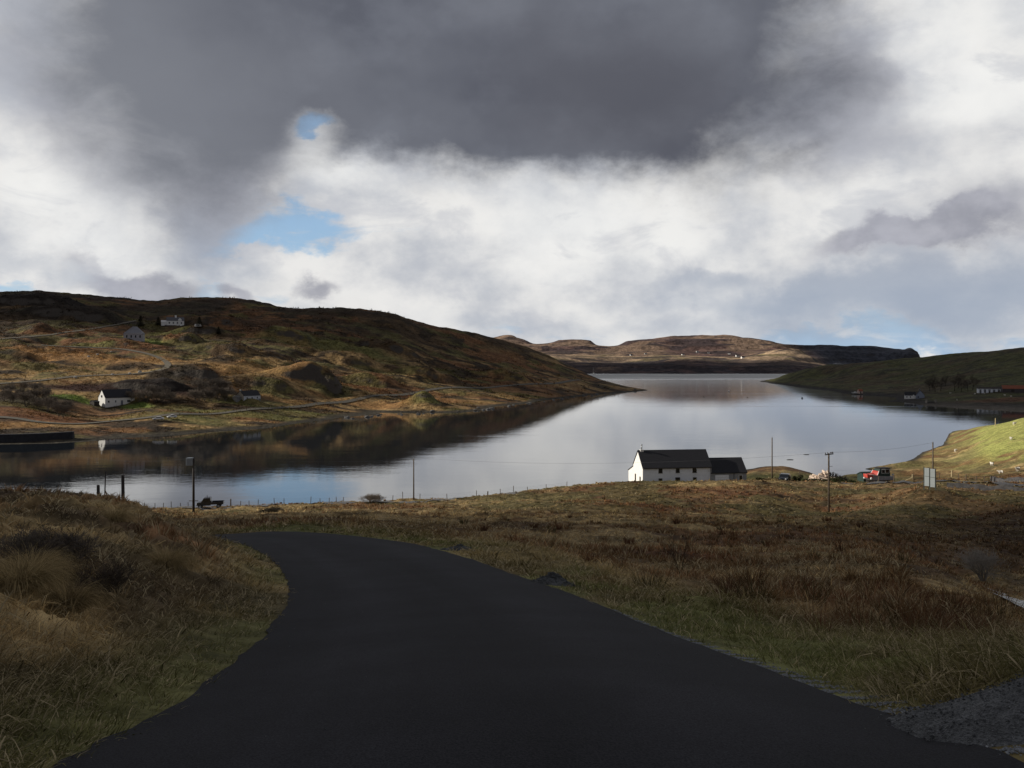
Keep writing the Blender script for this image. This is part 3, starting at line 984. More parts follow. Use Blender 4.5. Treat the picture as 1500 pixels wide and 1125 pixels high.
path_ribbon("road", [(-300, 149), (0, 149), (200, 149.5), (400, 148.5), (500, 147.5), (600, 146), (680, 146), (760, 150)], GT, 4.2, M_ROAD, .12, (.12, .118, .118))
path_ribbon("road", [(1230, 158), (1300, 154), (1370, 146), (1450, 139), (1520, 133), (1700, 124), (2000, 118)], GT, 4.6, M_ROAD, .15, (.075, .074, .076))
def path_line(name, c, terr, width, mat, lift, tint):
    g = np.gradient(c, axis=0)
    nn = np.stack([g[:, 1], -g[:, 0]], 1)
    nn /= np.linalg.norm(nn, axis=1)[:, None]
    return ribbon(name, c - nn * width / 2, c + nn * width / 2, terr, mat, lift, 4, tint)


TR = (.125, .11, .085)
path_line("track", TRACKS[0], HT, 3.4, M_ROAD, .3, TR)
path_line("track", TRACKS[1], HT, 3.2, M_ROAD, .3, TR)
path_line("track", TRACKS[2], HT, 3.6, M_ROAD, .3, (.115, .105, .085))

# ------------------------------------------------------------------ unseen clouds, added out of view towards the sun to shade chosen ground
m, T = mat_new("shade_cloud_vapour")
att = T.n('ShaderNodeAttribute', attribute_name="tint")
dens = T.sep(att.outputs['Color'])[0]
pos = T.n('ShaderNodeNewGeometry').outputs['Position']
nz = T.noise(pos, .011, 6.0, .6).outputs['Fac']
den = T.ss(T.m('ADD', dens, T.m('MULTIPLY', T.m('SUBTRACT', nz, .5), 1.0)), .1, .6, 0.0, .93)
df = T.n('ShaderNodeBsdfDiffuse')
df.inputs['Color'].default_value = (.55, .55, .57, 1)
tr = T.n('ShaderNodeBsdfTransparent')
mx = T.n('ShaderNodeMixShader')
T.set(mx.inputs[0], den)
T.t.links.new(tr.outputs[0], mx.inputs[1])
T.t.links.new(df.outputs[0], mx.inputs[2])
finish(T, mx.outputs[0])
M_SHADE_CLOUD = m
SHADE_CLOUD_Z = 1500.0


def shade_cloud(shade_x, shade_y, rx, ry, rot, zref, seed, thin=1.0):
    t = (SHADE_CLOUD_Z - zref) / SUN.z
    cx, cy = shade_x + SUN.x * t, shade_y + SUN.y * t
    nr, na = 14, 64
    r = np.linspace(0, 1, nr)
    th = np.linspace(0, 2 * pi, na, endpoint=False)
    Rr, Th = np.meshgrid(r, th, indexing='ij')
    edge = .82 + .4 * (fbm(np.cos(Th) * 1.6 + seed, np.sin(Th) * 1.6, 4, seed) - .1)
    lx, ly = Rr * np.cos(Th) * rx * edge, Rr * np.sin(Th) * ry * edge
    c, s = cos(rot), sin(rot)
    x, y = cx + lx * c - ly * s, cy + lx * s + ly * c
    thick = 24 * np.sqrt(np.maximum(0, 1 - Rr ** 2)) + .5
    top = SHADE_CLOUD_Z + thick * (.6 + .8 * fbm(x / 60, y / 60, 3, seed + 3))
    bot = SHADE_CLOUD_Z - .3 * thick
    v = np.concatenate([np.stack([x, y, top], -1).reshape(-1, 3), np.stack([x, y, bot], -1).reshape(-1, 3)])
    dn = np.tile(np.clip((1.0 - Rr) * 3.0, 0, 1).ravel(), 2) * thin
    i = np.arange(nr * na).reshape(nr, na)
    a, b = i[:-1], i[1:]
    q = np.stack([a, np.roll(a, -1, 1), np.roll(b, -1, 1), b], -1).reshape(-1, 4)
    q2 = q[:, ::-1] + nr * na
    o = np_mesh("shade_cloud", v, [q, q2], M_SHADE_CLOUD, np.repeat(dn[:, None], 3, 1))
    o["kind"] = 'structure'
    return o


shade_cloud(20, -2, 210, 92, radians(-2), 23, 3, .50)
shade_cloud(64, 68, 80, 50, radians(-12), 17, 31)          # shades the gully on the right            # shades the road, the bank and the near moor
shade_cloud(-250, 860, 560, 285, radians(-4), 50, 8)       # shades the top of the hill
shade_cloud(510, 820, 520, 430, radians(10), 25, 14)       # shades the headland
shade_cloud(420, 2070, 760, 110, radians(3), 20, 21, .8)                 # shades the foot of the far hills
shade_cloud(1150, 2750, 270, 300, 0, 60, 25)               # shades the far cliffs


# ------------------------------------------------------------------ grass and heather
def leaf_mat(name, rough=.75, transl=.28):
    m, T = mat_new(name)
    at_ = T.n('ShaderNodeAttribute', attribute_name="tint").outputs['Color']
    d1 = T.n('ShaderNodeBsdfDiffuse')
    T.set(d1.inputs['Color'], at_)
    d2 = T.n('ShaderNodeBsdfTranslucent')
    T.set(d2.inputs['Color'], at_)
    mx = T.n('ShaderNodeMixShader')
    mx.inputs[0].default_value = transl
    T.t.links.new(d1.outputs[0], mx.inputs[1])
    T.t.links.new(d2.outputs[0], mx.inputs[2])
    finish(T, mx.outputs[0])
    return m


M_LEAF = leaf_mat("grass_blades")
M_TWIG = leaf_mat("twigs", transl=0.0)


def blades(root, phi, th0, kap, L, w, face, seg=(0, .38, .72, 1.0)):
    """curved tapering blades.  returns verts, quads, tris"""
    n = len(phi)
    ts = np.array(seg)
    out = []
    side = np.stack([np.cos(face), np.sin(face), np.zeros(n)], 1)
    pos_r, pos_h = np.zeros(n), np.zeros(n)
    tp = 0.0
    rows = []
    for t in ts:
        dt = t - tp
        ang = th0 + kap * (tp + t) / 2
        pos_r = pos_r + L * np.sin(ang) * dt
        pos_h = pos_h + L * np.cos(ang) * dt
        tp = t
        c = root + np.stack([pos_r * np.cos(phi), pos_r * np.sin(phi), pos_h], 1)
        ww = w * (1 - t) ** .7 * .5
        rows.append((c, ww))
    for c, ww in rows[:-1]:
        out += [c - side * ww[:, None], c + side * ww[:, None]]
    out.append(rows[-1][0])
    k = len(out)
    v = np.stack(out, 1).reshape(-1, 3)
    base = np.arange(n)[:, None] * k
    quads, m_ = [], len(rows) - 1
    for j in range(m_ - 1):
        quads.append(base + np.array([[2 * j, 2 * j + 1, 2 * j + 3, 2 * j + 2]]))
    tri = base + np.array([[2 * (m_ - 1), 2 * (m_ - 1) + 1, 2 * m_]])
    return v, np.concatenate(quads), tri, k


def kind_of(c):
    lum = c @ np.array((.3, .6, .1))
    t = np.zeros(len(c), int)                       # 0 straw
    t[(c[:, 0] / c[:, 1] > 1.62)] = 2               # rush / bracken
    t[(c[:, 1] > .93 * c[:, 0])] = 1                # green
    t[(lum < .062) & (t != 1)] = 3                  # heather
    return t


TUSS = [((px - 750) / F * D, D, r_) for px, D, r_ in ((28, 6.2, .28), (100, 6.3, .22), (45, 7.2, .28), (245, 10.6, .32), (165, 13.0, .3))]


def scatter(seed, n, d0, d1, amax, nb, wk, hk, minclear=.03):
    r = np.random.default_rng(seed)
    a = r.uniform(-amax, amax, n)
    D = np.exp(r.uniform(math.log(d0), math.log(d1), n))
    x, y = a * D, D
    c, sd = road_clear(x, y)
    keep = c > minclear
    # keep off the gravel heap and the burn
    keep &= ~((((x - 2.8) / 1.2) ** 2 + ((y - 3.98) / .5) ** 2) < 1)
    keep &= ~((x > 1.6) & (y < 4.1))
    keep &= ~((sd > 0) & (c < .22) & (y < 7.2) & (r.random(n) < .85))
    for tx, ty, tr__ in TUSS:
        keep &= np.hypot(x - tx, y - ty) > tr__ * 1.25
    keep &= ~((np.abs(y - 158) < 10) & (x > 20) & (x < 46) & (y > 156))
    x, y = x[keep], y[keep]
    return x, y


def build_cover(seed, n, d0, d1, amax, nb, wk, hk, tag_rows):
    x, y = scatter(seed, n, d0, d1, amax, nb, wk, hk)
    z = GT.z(x, y)
    ok = z > .25
    x, y, z = x[ok], y[ok], z[ok]
    col = near_colour(x, y, z)
    r = np.random.default_rng(seed + 1)
    typ = kind_of(col)
    past = (x > 85) & (y > 172)
    for name, ids in tag_rows:
        sel = np.isin(typ, ids) & ~past
        X, Y, Z, C, TT = x[sel], y[sel], z[sel], col[sel], typ[sel]
        if not len(X):
            continue
        m = len(X)
        Dd = np.hypot(X, Y)
        rep = np.repeat(np.arange(m), nb)
        q = len(rep)
        tt = TT[rep]
        Ls = np.choose(tt, [.30, .19, .30, .22]) * hk
        size = (.6 + .8 * r.random(m)) * (.75 + .5 * fbm(X / 2.2, Y / 2.2, 2, 77))
        size = size * (1 - .22 * ((X < -1.2) & (Y < 24)))
        L = Ls * size[rep] * r.uniform(.55, 1.25, q)
        cl, sdd = road_clear(X, Y)
        L = L * np.clip(.5 + .5 * cl[rep] / .7, .5, 1) * np.where((X / Y > .46) & (Y > 12) & (Y < 34), .5, 1)[rep]
        phi = r.uniform(0, 2 * pi, q)
        th0 = np.choose(tt, [.35, .45, .12, .22]) + r.uniform(-.15, .45, q) * np.choose(tt, [1.2, 1.3, .8, 1.3])
        kap = np.choose(tt, [2.0, 1.3, .8, .6]) * r.uniform(.4, 1.3, q)
        rad = np.choose(tt, [.10, .14, .09, .12]) * hk * np.sqrt(r.random(q)) * size[rep]
        ph2 = phi + r.normal(0, .5, q)
        root = np.stack([X[rep] + rad * np.cos(ph2), Y[rep] + rad * np.sin(ph2), Z[rep] - .02], 1)
        w = np.maximum(np.choose(tt, [.0055, .0055, .005, .0065]), wk * Dd[rep]) * r.uniform(.7, 1.3, q)
        c = C[rep] * r.uniform(.7, 1.3, q)[:, None] * r.choice([.55, .8, 1.0, 1.25, 1.6], m)[rep][:, None]
        strawy = (r.random(q) < np.choose(tt, [.35, .2, .22, .14]) * (1.6 * r.random(m))[rep])
        c[strawy] = np.array((.50, .41, .25)) * (1 - .35 * sstep(Dd[rep][strawy], 40, 80))[:, None] * r.uniform(.6, 1.2, strawy.sum())[:, None]
        broad = (r.random(q) < .07) & (Dd[rep] < 30)                  # old broad leaves among the fine ones
        w = np.where(broad, w * 2.1, w)
        L = np.where(broad & (tt != 1), L * 1.35, L)
        kap = np.where(broad, kap * 1.3, kap)
        v, qd, tr_, k = blades(root, phi, th0, kap, L, w, r.uniform(0, pi, q))
        o = np_mesh(name, v, [qd, tr_], M_LEAF, np.repeat(c, k, 0), smooth=True)
        tag(o, kind='stuff')


build_cover(100, 27000, 2.3, 24, .72, 13, .00085, .76, [("moor_grass", [0]), ("verge_grass", [1]), ("rushes", [2]), ("heather", [3])])
build_cover(300, 20000, 20, 75, .68, 8, .0010, .85, [("moor_grass", [0, 1]), ("rushes", [2, 3])])
build_cover(500, 20000, 62, 185, .66, 7, .0013, 1.05, [("moor_grass", [0, 1]), ("rushes", [2, 3])])


def rush_bunches(seed, n):
    r = np.random.default_rng(seed)
    a, D = r.uniform(-.1, .62, n), np.exp(r.uniform(math.log(7), math.log(80), n))
    x, y = a * D, D
    c, sd = road_clear(x, y)
    ok = (c > 2.2) & (sd > 0) & (fbm(x / 6, y / 6, 3, 491) + .35 * np.exp(-((c - 4) / 1.5) ** 2) > .55) & ~((a > .46) & (D > 14))
    x, y = x[ok], y[ok]
    z = GT.z(x, y)
    nb = 42
    rep = np.repeat(np.arange(len(x)), nb)
    q = len(rep)
    s_ = r.uniform(.55, 1.15, len(x))
    rr_ = .16 * s_[rep] * np.sqrt(r.random(q))
    ph = r.uniform(0, 2 * pi, q)
    root = np.stack([x[rep] + rr_ * np.cos(ph), y[rep] + rr_ * np.sin(ph), z[rep] - .02], 1)
    base = np.array([(.13, .062, .036), (.10, .055, .034), (.085, .07, .035), (.17, .10, .05)])[r.integers(0, 4, len(x))]
    col = base[rep] * r.uniform(.55, 1.4, q)[:, None]
    v, qd, tr_, k = blades(root, ph + r.normal(0, .4, q), r.uniform(.0, .55, q), r.uniform(.0, 1.1, q), .5 * s_[rep] * r.uniform(.5, 1.2, q), np.maximum(.005, .0009 * y[rep]), r.uniform(0, pi, q))
    tag(np_mesh("rushes", v, [qd, tr_], M_LEAF, np.repeat(col, k, 0)), kind='stuff')


rush_bunches(950, 420)


def hill_cover(seed, n):
    r = np.random.default_rng(seed)
    a, D = r.uniform(-.66, .13, n), np.exp(r.uniform(math.log(285), math.log(840), n))
    x, y = a * D, D
    z = HT.z(x, y)
    ok = z > .9
    x, y, z = x[ok], y[ok], z[ok]
    thick = fbm(x / 24, y / 15, 3, 461)
    ok = r.random(len(x)) < sstep(thick, .35, .6) * (1 - .8 * sstep(y, 640, 760))
    x, y, z = x[ok], y[ok], z[ok]
    c0 = hill_colour(x, y, z) * r.choice([.55, .75, .95, 1.2, 1.6], len(x))[:, None]
    nb = 6
    rep = np.repeat(np.arange(len(x)), nb)
    q = len(rep)
    s_ = r.uniform(.5, 1.5, len(x)) * (y / 480)
    root = np.stack([x[rep] + r.normal(0, .55, q) * s_[rep], y[rep] + r.normal(0, .55, q) * s_[rep], z[rep] - .15], 1)
    v, qd, tr_, k = blades(root, r.uniform(0, 2 * pi, q), r.uniform(.1, .9, q), r.uniform(.4, 1.8, q), s_[rep] * r.uniform(.7, 1.4, q), .34 * s_[rep], r.uniform(0, pi, q), (0, .5, 1.0))
    tag(np_mesh("hill_heather", v, [qd, tr_], M_LEAF, np.repeat(c0[rep], k, 0)), kind='stuff')


hill_cover(900, 42000)


# ------------------------------------------------------------------ mesh builder for things
class MB:
    def __init__(self):
        self.v, self.f = [], []

    def add(self, vs, fs):
        b = len(self.v)
        self.v += [tuple(p) for p in vs]
        self.f += [tuple(i + b for i in f) for f in fs]
        return self

    def box(self, x0, x1, y0, y1, z0, z1):
        vs = [(x0, y0, z0), (x1, y0, z0), (x1, y1, z0), (x0, y1, z0), (x0, y0, z1), (x1, y0, z1), (x1, y1, z1), (x0, y1, z1)]
        return self.add(vs, [(3, 2, 1, 0), (4, 5, 6, 7), (0, 1, 5, 4), (1, 2, 6, 5), (2, 3, 7, 6), (3, 0, 4, 7)])

    def prism(self, prof, lo, hi, axis='x', taper=1.0):
        """closed profile extruded along an axis; profile in the other two axes"""
        n = len(prof)
        put = {'x': lambda t, p: (t, p[0], p[1]), 'y': lambda t, p: (p[0], t, p[1]), 'z': lambda t, p: (p[0], p[1], t)}[axis]
        vs = [put(lo, p) for p in prof] + [put(hi, p) for p in prof]
        fs = [(i, (i + 1) % n, n + (i + 1) % n, n + i) for i in range(n)] + [tuple(range(n))[::-1], tuple(range(n, 2 * n))]
        return self.add(vs, fs)

    def tube(self, p0, p1, r0, r1=None, n=8, cap=True):
        r1 = r0 if r1 is None else r1
        p0, p1 = Vector(p0), Vector(p1)
        ax = (p1 - p0).normalized()
        u = ax.orthogonal().normalized()
        w = ax.cross(u)
        vs = []
        for p, r in ((p0, r0), (p1, r1)):
            for i in range(n):
                a = 2 * pi * i / n
                vs.append(p + u * cos(a) * r + w * sin(a) * r)
        fs = [(i, (i + 1) % n, n + (i + 1) % n, n + i) for i in range(n)]
        if cap:
            fs += [tuple(range(n))[::-1], tuple(range(n, 2 * n))]
        return self.add(vs, fs)

    def ellip(self, c, r, nu=10, nv=7, jitter=0.0, seed=1):
        rg = random.Random(seed)
        vs, fs = [(c[0], c[1], c[2] - r[2])], []
        for j in range(1, nv):
            p = -pi / 2 + pi * j / nv
            for i in range(nu):
                a = 2 * pi * i / nu
                k = 1 + rg.uniform(-jitter, jitter)
                vs.append((c[0] + r[0] * k * cos(p) * cos(a), c[1] + r[1] * k * cos(p) * sin(a), c[2] + r[2] * k * sin(p)))
        vs.append((c[0], c[1], c[2] + r[2]))
        top = len(vs) - 1
        for i in range(nu):
            fs.append((0, 1 + (i + 1) % nu, 1 + i))
            for j in range(nv - 2):
                a, b = 1 + j * nu, 1 + (j + 1) * nu
                fs.append((a + i, a + (i + 1) % nu, b + (i + 1) % nu, b + i))
            a = 1 + (nv - 2) * nu
            fs.append((a + i, a + (i + 1) % nu, top))
        return self.add(vs, fs)

    def build(self, name, mat, parent=None, smooth=False, bevel=0.0):
        me = bpy.data.meshes.new(name)
        me.from_pydata(self.v, [], self.f)
        me.materials.append(mat)
        if smooth:
            me.polygons.foreach_set("use_smooth", [True] * len(me.polygons))
        me.update()
        o = bpy.data.objects.new(name, me)
        if bevel:
            b = o.modifiers.new("bevel", 'BEVEL')
            b.width = bevel
            b.segments = 2
            b.limit_method = 'ANGLE'
        return link(o, parent)


def empty(name, loc, rz=0.0, label=None, cat=None, group=None, scale=1.0):
    o = bpy.data.objects.new(name, None)
    o.empty_display_size = .3
    o.location = loc
    o.rotation_euler = (0, 0, rz)
    o.scale = (scale,) * 3
    link(o)
    return tag(o, label, cat, group)


def copy_tree(o, parent=None):
    c = o.copy()
    COL.objects.link(c)
    c.parent = parent
    for ch in [q for q in bpy.data.objects if q.parent == o]:
        copy_tree(ch, c)
    return c


# ------------------------------------------------------------------ materials for things
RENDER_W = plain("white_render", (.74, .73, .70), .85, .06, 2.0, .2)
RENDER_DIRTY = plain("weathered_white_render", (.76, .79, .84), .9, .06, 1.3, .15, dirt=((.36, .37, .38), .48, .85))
SLATE = plain("slate_roof", (.028, .028, .032), .75, .25, 6.0, .2)
STONE = plain("grey_stone", (.20, .195, .19), .9, .3, 3.0, .2, dirt=((.10, .10, .095), .45, .7))
GLASS = plain("dark_glass", (.012, .014, .018), .08, .1, 1.0, .5)
FRAME = plain("white_paint", (.75, .75, .74), .5, .05, 4.0)
TIMBER = plain("weathered_timber", (.11, .085, .062), .85, .3, 5.0)
PALETIMBER = plain("pale_timber", (.42, .34, .20), .8, .2, 5.0)
DARKTIMBER = plain("dark_tarred_timber", (.035, .028, .023), .8, .3, 5.0)
STEEL = plain("galvanised_steel", (.36, .38, .40), .45, .1, 4.0, .5, .6)
RUBBER = plain("black_rubber", (.018, .018, .018), .85, .1)
DOORW = plain("garage_white", (.82, .84, .86), .6, .05, 3.0)


def window(parent, x, z, w, h, y=0.0, frame=FRAME, nx=0, t=.07, side='front'):
    """window let into the plane local y=const (front) or x=const (gable)"""
    f = MB()
    if side == 'front':
        f.box(x - w / 2, x - w / 2 + t, y - .04, y + .1, z - h / 2, z + h / 2).box(x + w / 2 - t, x + w / 2, y - .04, y + .1, z - h / 2, z + h / 2)
        f.box(x - w / 2 + t, x + w / 2 - t, y - .04, y + .1, z + h / 2 - t, z + h / 2).box(x - w / 2 - .05, x + w / 2 + .05, y - .09, y + .1, z - h / 2 - t, z - h / 2)
        fo = f.build("window", frame, parent)
        MB().box(x - w / 2 + t, x + w / 2 - t, y - .02, y + .08, z - h / 2, z + h / 2 - t).build("pane", GLASS, fo)
    else:
        f.box(y - .04, y + .1, x - w / 2, x - w / 2 + t, z - h / 2, z + h / 2).box(y - .04, y + .1, x + w / 2 - t, x + w / 2, z - h / 2, z + h / 2)
        f.box(y - .04, y + .1, x - w / 2 + t, x + w / 2 - t, z + h / 2 - t, z + h / 2).box(y - .09, y + .1, x - w / 2 - .05, x + w / 2 + .05, z - h / 2 - t, z - h / 2)
        fo = f.build("window", frame, parent)
        MB().box(y - .02, y + .08, x - w / 2 + t, x + w / 2 - t, z - h / 2, z + h / 2 - t).build("pane", GLASS, fo)
    return fo


def gable_block(parent, x0, x1, y0, y1, eave, ridge, wall, roof, over=.18, verge=.12, wname="wall", rname="roof", sink=1.0):
    ym = (y0 + y1) / 2
    MB().prism([(y0, -sink), (y1, -sink), (y1, eave), (ym, ridge - .08), (y0, eave)], x0, x1, 'x').build(wname, wall, parent)
    s = (ridge - eave) / (ym - y0)
    th = .14
    prof = [(y0 - over, eave - over * s + .02), (ym, ridge + .02), (y1 + over, eave - over * s + .02), (y1 + over, eave - over * s + .02 + th), (ym, ridge + .02 + th * 1.2), (y0 - over, eave - over * s + .02 + th)]
    return MB().prism(prof, x0 - verge, x1 + verge, 'x').build(rname, roof, parent)


# ------------------------------------------------------------------ the farmhouse on the shore
HB = Vector((24.1, 158.0, 4.1))
house = empty("farmhouse", HB, radians(8), "long white farmhouse with dark slate roof and lower grey annexe above the near shore", "house")
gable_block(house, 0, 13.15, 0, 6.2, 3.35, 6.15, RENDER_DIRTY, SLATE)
# end wall in plain white render: its own skin, 3 mm proud
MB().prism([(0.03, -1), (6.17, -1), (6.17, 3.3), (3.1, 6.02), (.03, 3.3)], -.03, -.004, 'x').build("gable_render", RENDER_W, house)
MB().prism([(6.21, -1), (10.0, -1), (10.0, 1.7), (6.21, 3.0)], .1, 5.2, 'x').build("lean_to", RENDER_W, house)
MB().prism([(6.22, 3.02), (10.2, 1.65), (10.2, 1.78), (6.22, 3.15)], 0, 5.3, 'x').build("lean_to_roof", SLATE, house)
for wx in (3.35, 6.65, 9.9):
    window(house, wx, 2.78, .78, .82, frame=DARKTIMBER if wx > 9 else STONE)
window(house, 3.35, .95, .74, .86, frame=STONE)
d_ = MB().box(6.2, 7.1, -.05, .08, -.2, 1.5).build("door", DARKTIMBER, house)
window(house, 9.95, .85, .72, 1.25, frame=STONE)
for gy, gh in ((1.6, 1.55), (4.7, 1.7)):
    MB().box(-.09, 0, gy - .35, gy + .35, -.3, gh).build("door", DARKTIMBER, house)
ch = MB().box(.35, 1.0, 2.75, 3.45, 5.75, 6.4).build("chimney", RENDER_W, house)
MB().tube((.68, 3.1, 6.4), (.68, 3.1, 7.25), .13, .12).tube((.68, 3.1, 7.25), (.68, 3.1, 7.4), .18, .16).build("flue", STEEL, ch, smooth=True)
MB().tube((.0, -.26, 3.22), (13.1, -.26, 3.22), .055, n=6).build("gutter", DARKTIMBER, house)
MB().tube((13.02, -.07, 3.2), (13.02, -.07, -.5), .045, n=6).build("downpipe", DARKTIMBER, house)
gable_block(house, 13.17, 20.1, .12, 5.4, 2.2, 4.55, plain("pale_grey_harling", (.30, .31, .32), .9, .12, 2.0), SLATE, wname="annexe_wall", rname="annexe_roof")
gd = MB().box(13.95, 16.6, .05, .13, -.4, 1.75).build("garage_door", DOORW, house)
g2 = MB()
for k in range(5):
    g2.box(13.98, 16.57, .035, .05, -.3 + k * .41, -.285 + k * .41)
g2.build("panel_rib", STONE, gd)
window(house, 18.95, 1.1, .75, 1.25, y=.12)
MB().tube((17.6, .06, 2.1), (17.6, .06, -.4), .045, n=6).build("downpipe", DARKTIMBER, house)


# ------------------------------------------------------------------ houses across the water
def place(px, py, T, d0, d1):
    return T.hit(px, py, d0, d1)


c1p = place(154, 597, HT, 330, 470)
c1 = empty("cottage", c1p + Vector((0, 0, .9)), radians(50), "white cottage with black roof and sunlit gable on a green lawn across the loch", "house")
gable_block(c1, 0, 13.6, 0, 6.8, 3.5, 7.0, RENDER_W, SLATE)
for wx, ww in ((1.6, .9), (4.8, .7), (10.9, 1.7)):
    window(c1, wx, 1.7, ww, 1.0)
MB().box(7.2, 8.2, -.06, .05, 0, 2.1).build("door", plain("grey_door", (.16, .17, .2), .6), c1)
window(c1, 3.4, 4.1, 1.5, 1.1, y=0, side='gable')
shed_p = c1p + Vector((-4.2, -1.6, 0))
shed_p.z = HT.z1(shed_p.x, shed_p.y)
sh = empty("garden_shed", shed_p, radians(60), "low dark shed at the foot of the white cottage's sunlit gable", "shed")
gable_block(sh, 0, 2.6, 0, 3.4, 1.7, 2.3, DARKTIMBER, SLATE)

c2p = place(357, 588, HT, 350, 520)
c2 = empty("cottage", c2p, radians(56), "small cottage with dark roof and tan gable beside bare trees above the shore road", "house")
TAN = plain("tan_harling", (.40, .35, .28), .9, .1)
gable_block(c2, 0, 10.2, 0, 5.6, 2.6, 4.9, TAN, SLATE)
MB().box(.02, 10.18, -.03, -.004, -.5, 2.55).build("front_render", plain("pale_blue_render", (.50, .52, .56), .85, .08), c2)
for wx in (2.0, 5.0, 8.2):
    window(c2, wx, 1.5, .8, 1.0, y=-.03)
chm = MB().box(.1, .8, 2.3, 3.3, 4.4, 5.7).build("chimney", STONE, c2)
MB().box(-3.0, -.15, 1.6, 4.6, -.8, 1.9).prism([(1.4, 1.88), (4.8, 1.88), (3.1, 2.8)], -3.1, -.16, 'x').build("outhouse", STONE, c2)

g_p = place(195, 498, HT, 520, 700)
gh_ = empty("stone_house", g_p, radians(14), "grey stone house with a tall hipped roof on the hillside above the hairpin track", "house")
MB().box(-6, 6, 0, 8.5, -1, 4.4).build("wall", plain("light_grey_stone", (.36, .36, .39), .9, .25, 2.0), gh_)
MB().add([(-6.4, -.4, 4.3), (6.4, -.4, 4.3), (6.4, 8.9, 4.3), (-6.4, 8.9, 4.3), (-.8, 3.6, 9.3), (1.6, 4.6, 9.3)], [(0, 1, 5, 4), (1, 2, 5), (2, 3, 4, 5), (3, 0, 4), (3, 2, 1, 0)]).build("roof", plain("pale_slate", (.22, .22, .24), .8, .2, 4), gh_)
for wx in (-4, -1.2, 1.6, 4.4):
    window(gh_, wx, 2.4, 1.2, 1.9)

w_p = place(256, 476.5, HT, 600, 780)
wh_ = empty("cottage", w_p, radians(24), "white house with grey roof and central chimney high on the hillside near dark trees", "house")
gable_block(wh_, -6, 7, 0, 7, 3.6, 6.4, RENDER_W, plain("grey_slate", (.10, .10, .11), .8, .2, 4))
for wx in (-4, -1, 2, 5):
    window(wh_, wx, 1.9, 1.1, 1.3)
MB().box(.2, 1.5, 3.0, 4.0, 5.8, 8.0).build("chimney", RENDER_W, wh_)
MB().box(-10, -6.05, 1, 5, -1, 2.6).prism([(.8, 2.58), (5.2, 2.58), (3, 4.0)], -10.1, -6.06, 'x').build("side_wing", RENDER_W, wh_)
MB().prism([(2.5, 3.0), (5.2, 3.0), (5.2, 4.6), (3.85, 5.9), (2.5, 4.6)], -.15, 2.6, 'y').build("dormer", RENDER_W, wh_)

k_p = place(1338, 584, KT, 500, 720)
kc = empty("cottage", k_p, radians(-22), "small cottage with white walls, dark roof and blue grey gable on the headland shore", "house")
gable_block(kc, -5.6, 1.6, 0, 5, 2.3, 4.6, RENDER_W, SLATE)
BG = plain("blue_grey_harling", (.24, .27, .33), .9, .1)
MB().prism([(1.65, -1), (7.0, -1), (7.0, 2.7), (4.3, 5.9), (1.65, 2.7)], -1.2, 5.8, 'y').build("gable_wing", BG, kc)
MB().prism([(1.35, 2.35), (4.3, 5.95), (7.3, 2.35), (7.3, 2.55), (4.3, 6.2), (1.35, 2.55)], -1.35, 6.0, 'y').build("wing_roof", SLATE, kc)
MB().box(3.8, 4.8, 4.6, 5.4, 5.4, 7.0).build("chimney", STONE, kc)
for wx in (-4.2, -1.9):
    window(kc, wx, 1.2, .8, 1.0)
MB().box(-.7, .9, -1.0, -.02, -.6, 1.9).prism([(-.75, 1.88), (.95, 1.88), (.1, 2.9)], -1.1, -.03, 'y').build("porch", RENDER_W, kc)
window(kc, 3.0, 1.3, .8, 1.0, y=-1.2, frame=STONE)

r_p = place(1364, 590, KT, 500, 720)
ru = empty("ruined_cottage", r_p, radians(-10), "roofless ruin with two grey gable stubs beside the headland cottage", "ruin")
RUIN = plain("ruin_stone", (.10, .095, .088), .9, .3, 3.0)
for gx in (-3.0, 2.4):
    MB().prism([(-1.6, -1), (1.8, -1), (1.8, .8), (.6, 2.0), (-.2, 2.2), (-1.0, 1.3), (-1.6, .7)], gx, gx + .6, 'x').build("gable_wall", RUIN, ru)
MB().box(-2.4, 2.4, 1.2, 1.8, -1, .8).build("side_wall", RUIN, ru)

b_p = place(1451, 575, KT, 480, 700)
ba = empty("long_barn", b_p, radians(-18), "long low whitewashed barn with a row of dark openings on the headland", "barn")
xs = [-7.6]
wallb = MB()
ops = [(-6.2, 1.1), (-3.4, 1.2), (-.6, 1.2), (2.2, 1.2), (5.2, 1.3)]
x = -7.6
for cx_, w_ in ops:
    wallb.box(x, cx_ - w_ / 2, 0, .6, -1, 2.6)
    wallb.box(cx_ - w_ / 2, cx_ + w_ / 2, 0, .6, 2.05, 2.6)
    x = cx_ + w_ / 2
wallb.box(x, 7.6, 0, .6, -1, 2.6).box(-7.6, 7.6, 4.6, 5.2, -1, 2.6).box(-7.6, -7.0, .6, 4.6, -1, 2.6).box(7.0, 7.6, .6, 4.6, -1, 2.6)
wallb.build("wall", RENDER_DIRTY, ba)
MB().prism([(-.25, 2.58), (5.45, 2.58), (2.6, 3.7)], -7.8, 7.8, 'x').build("roof", DARKTIMBER, ba)

s_p = place(1486, 575, KT, 480, 700)
rs_ = empty("tin_shed", s_p, radians(-18), "long shed with rusty red tin roof at the right edge of the headland", "shed")
gable_block(rs_, -7, 13, 0, 6, 2.5, 4.6, plain("dark_tin_wall", (.07, .06, .06), .8), plain("rusty_red_tin", (.23, .075, .04), .75, .25, 2.0))
MB().box(-2, 0, -.05, .05, -.5, 2.0).build("door", DARKTIMBER, rs_)

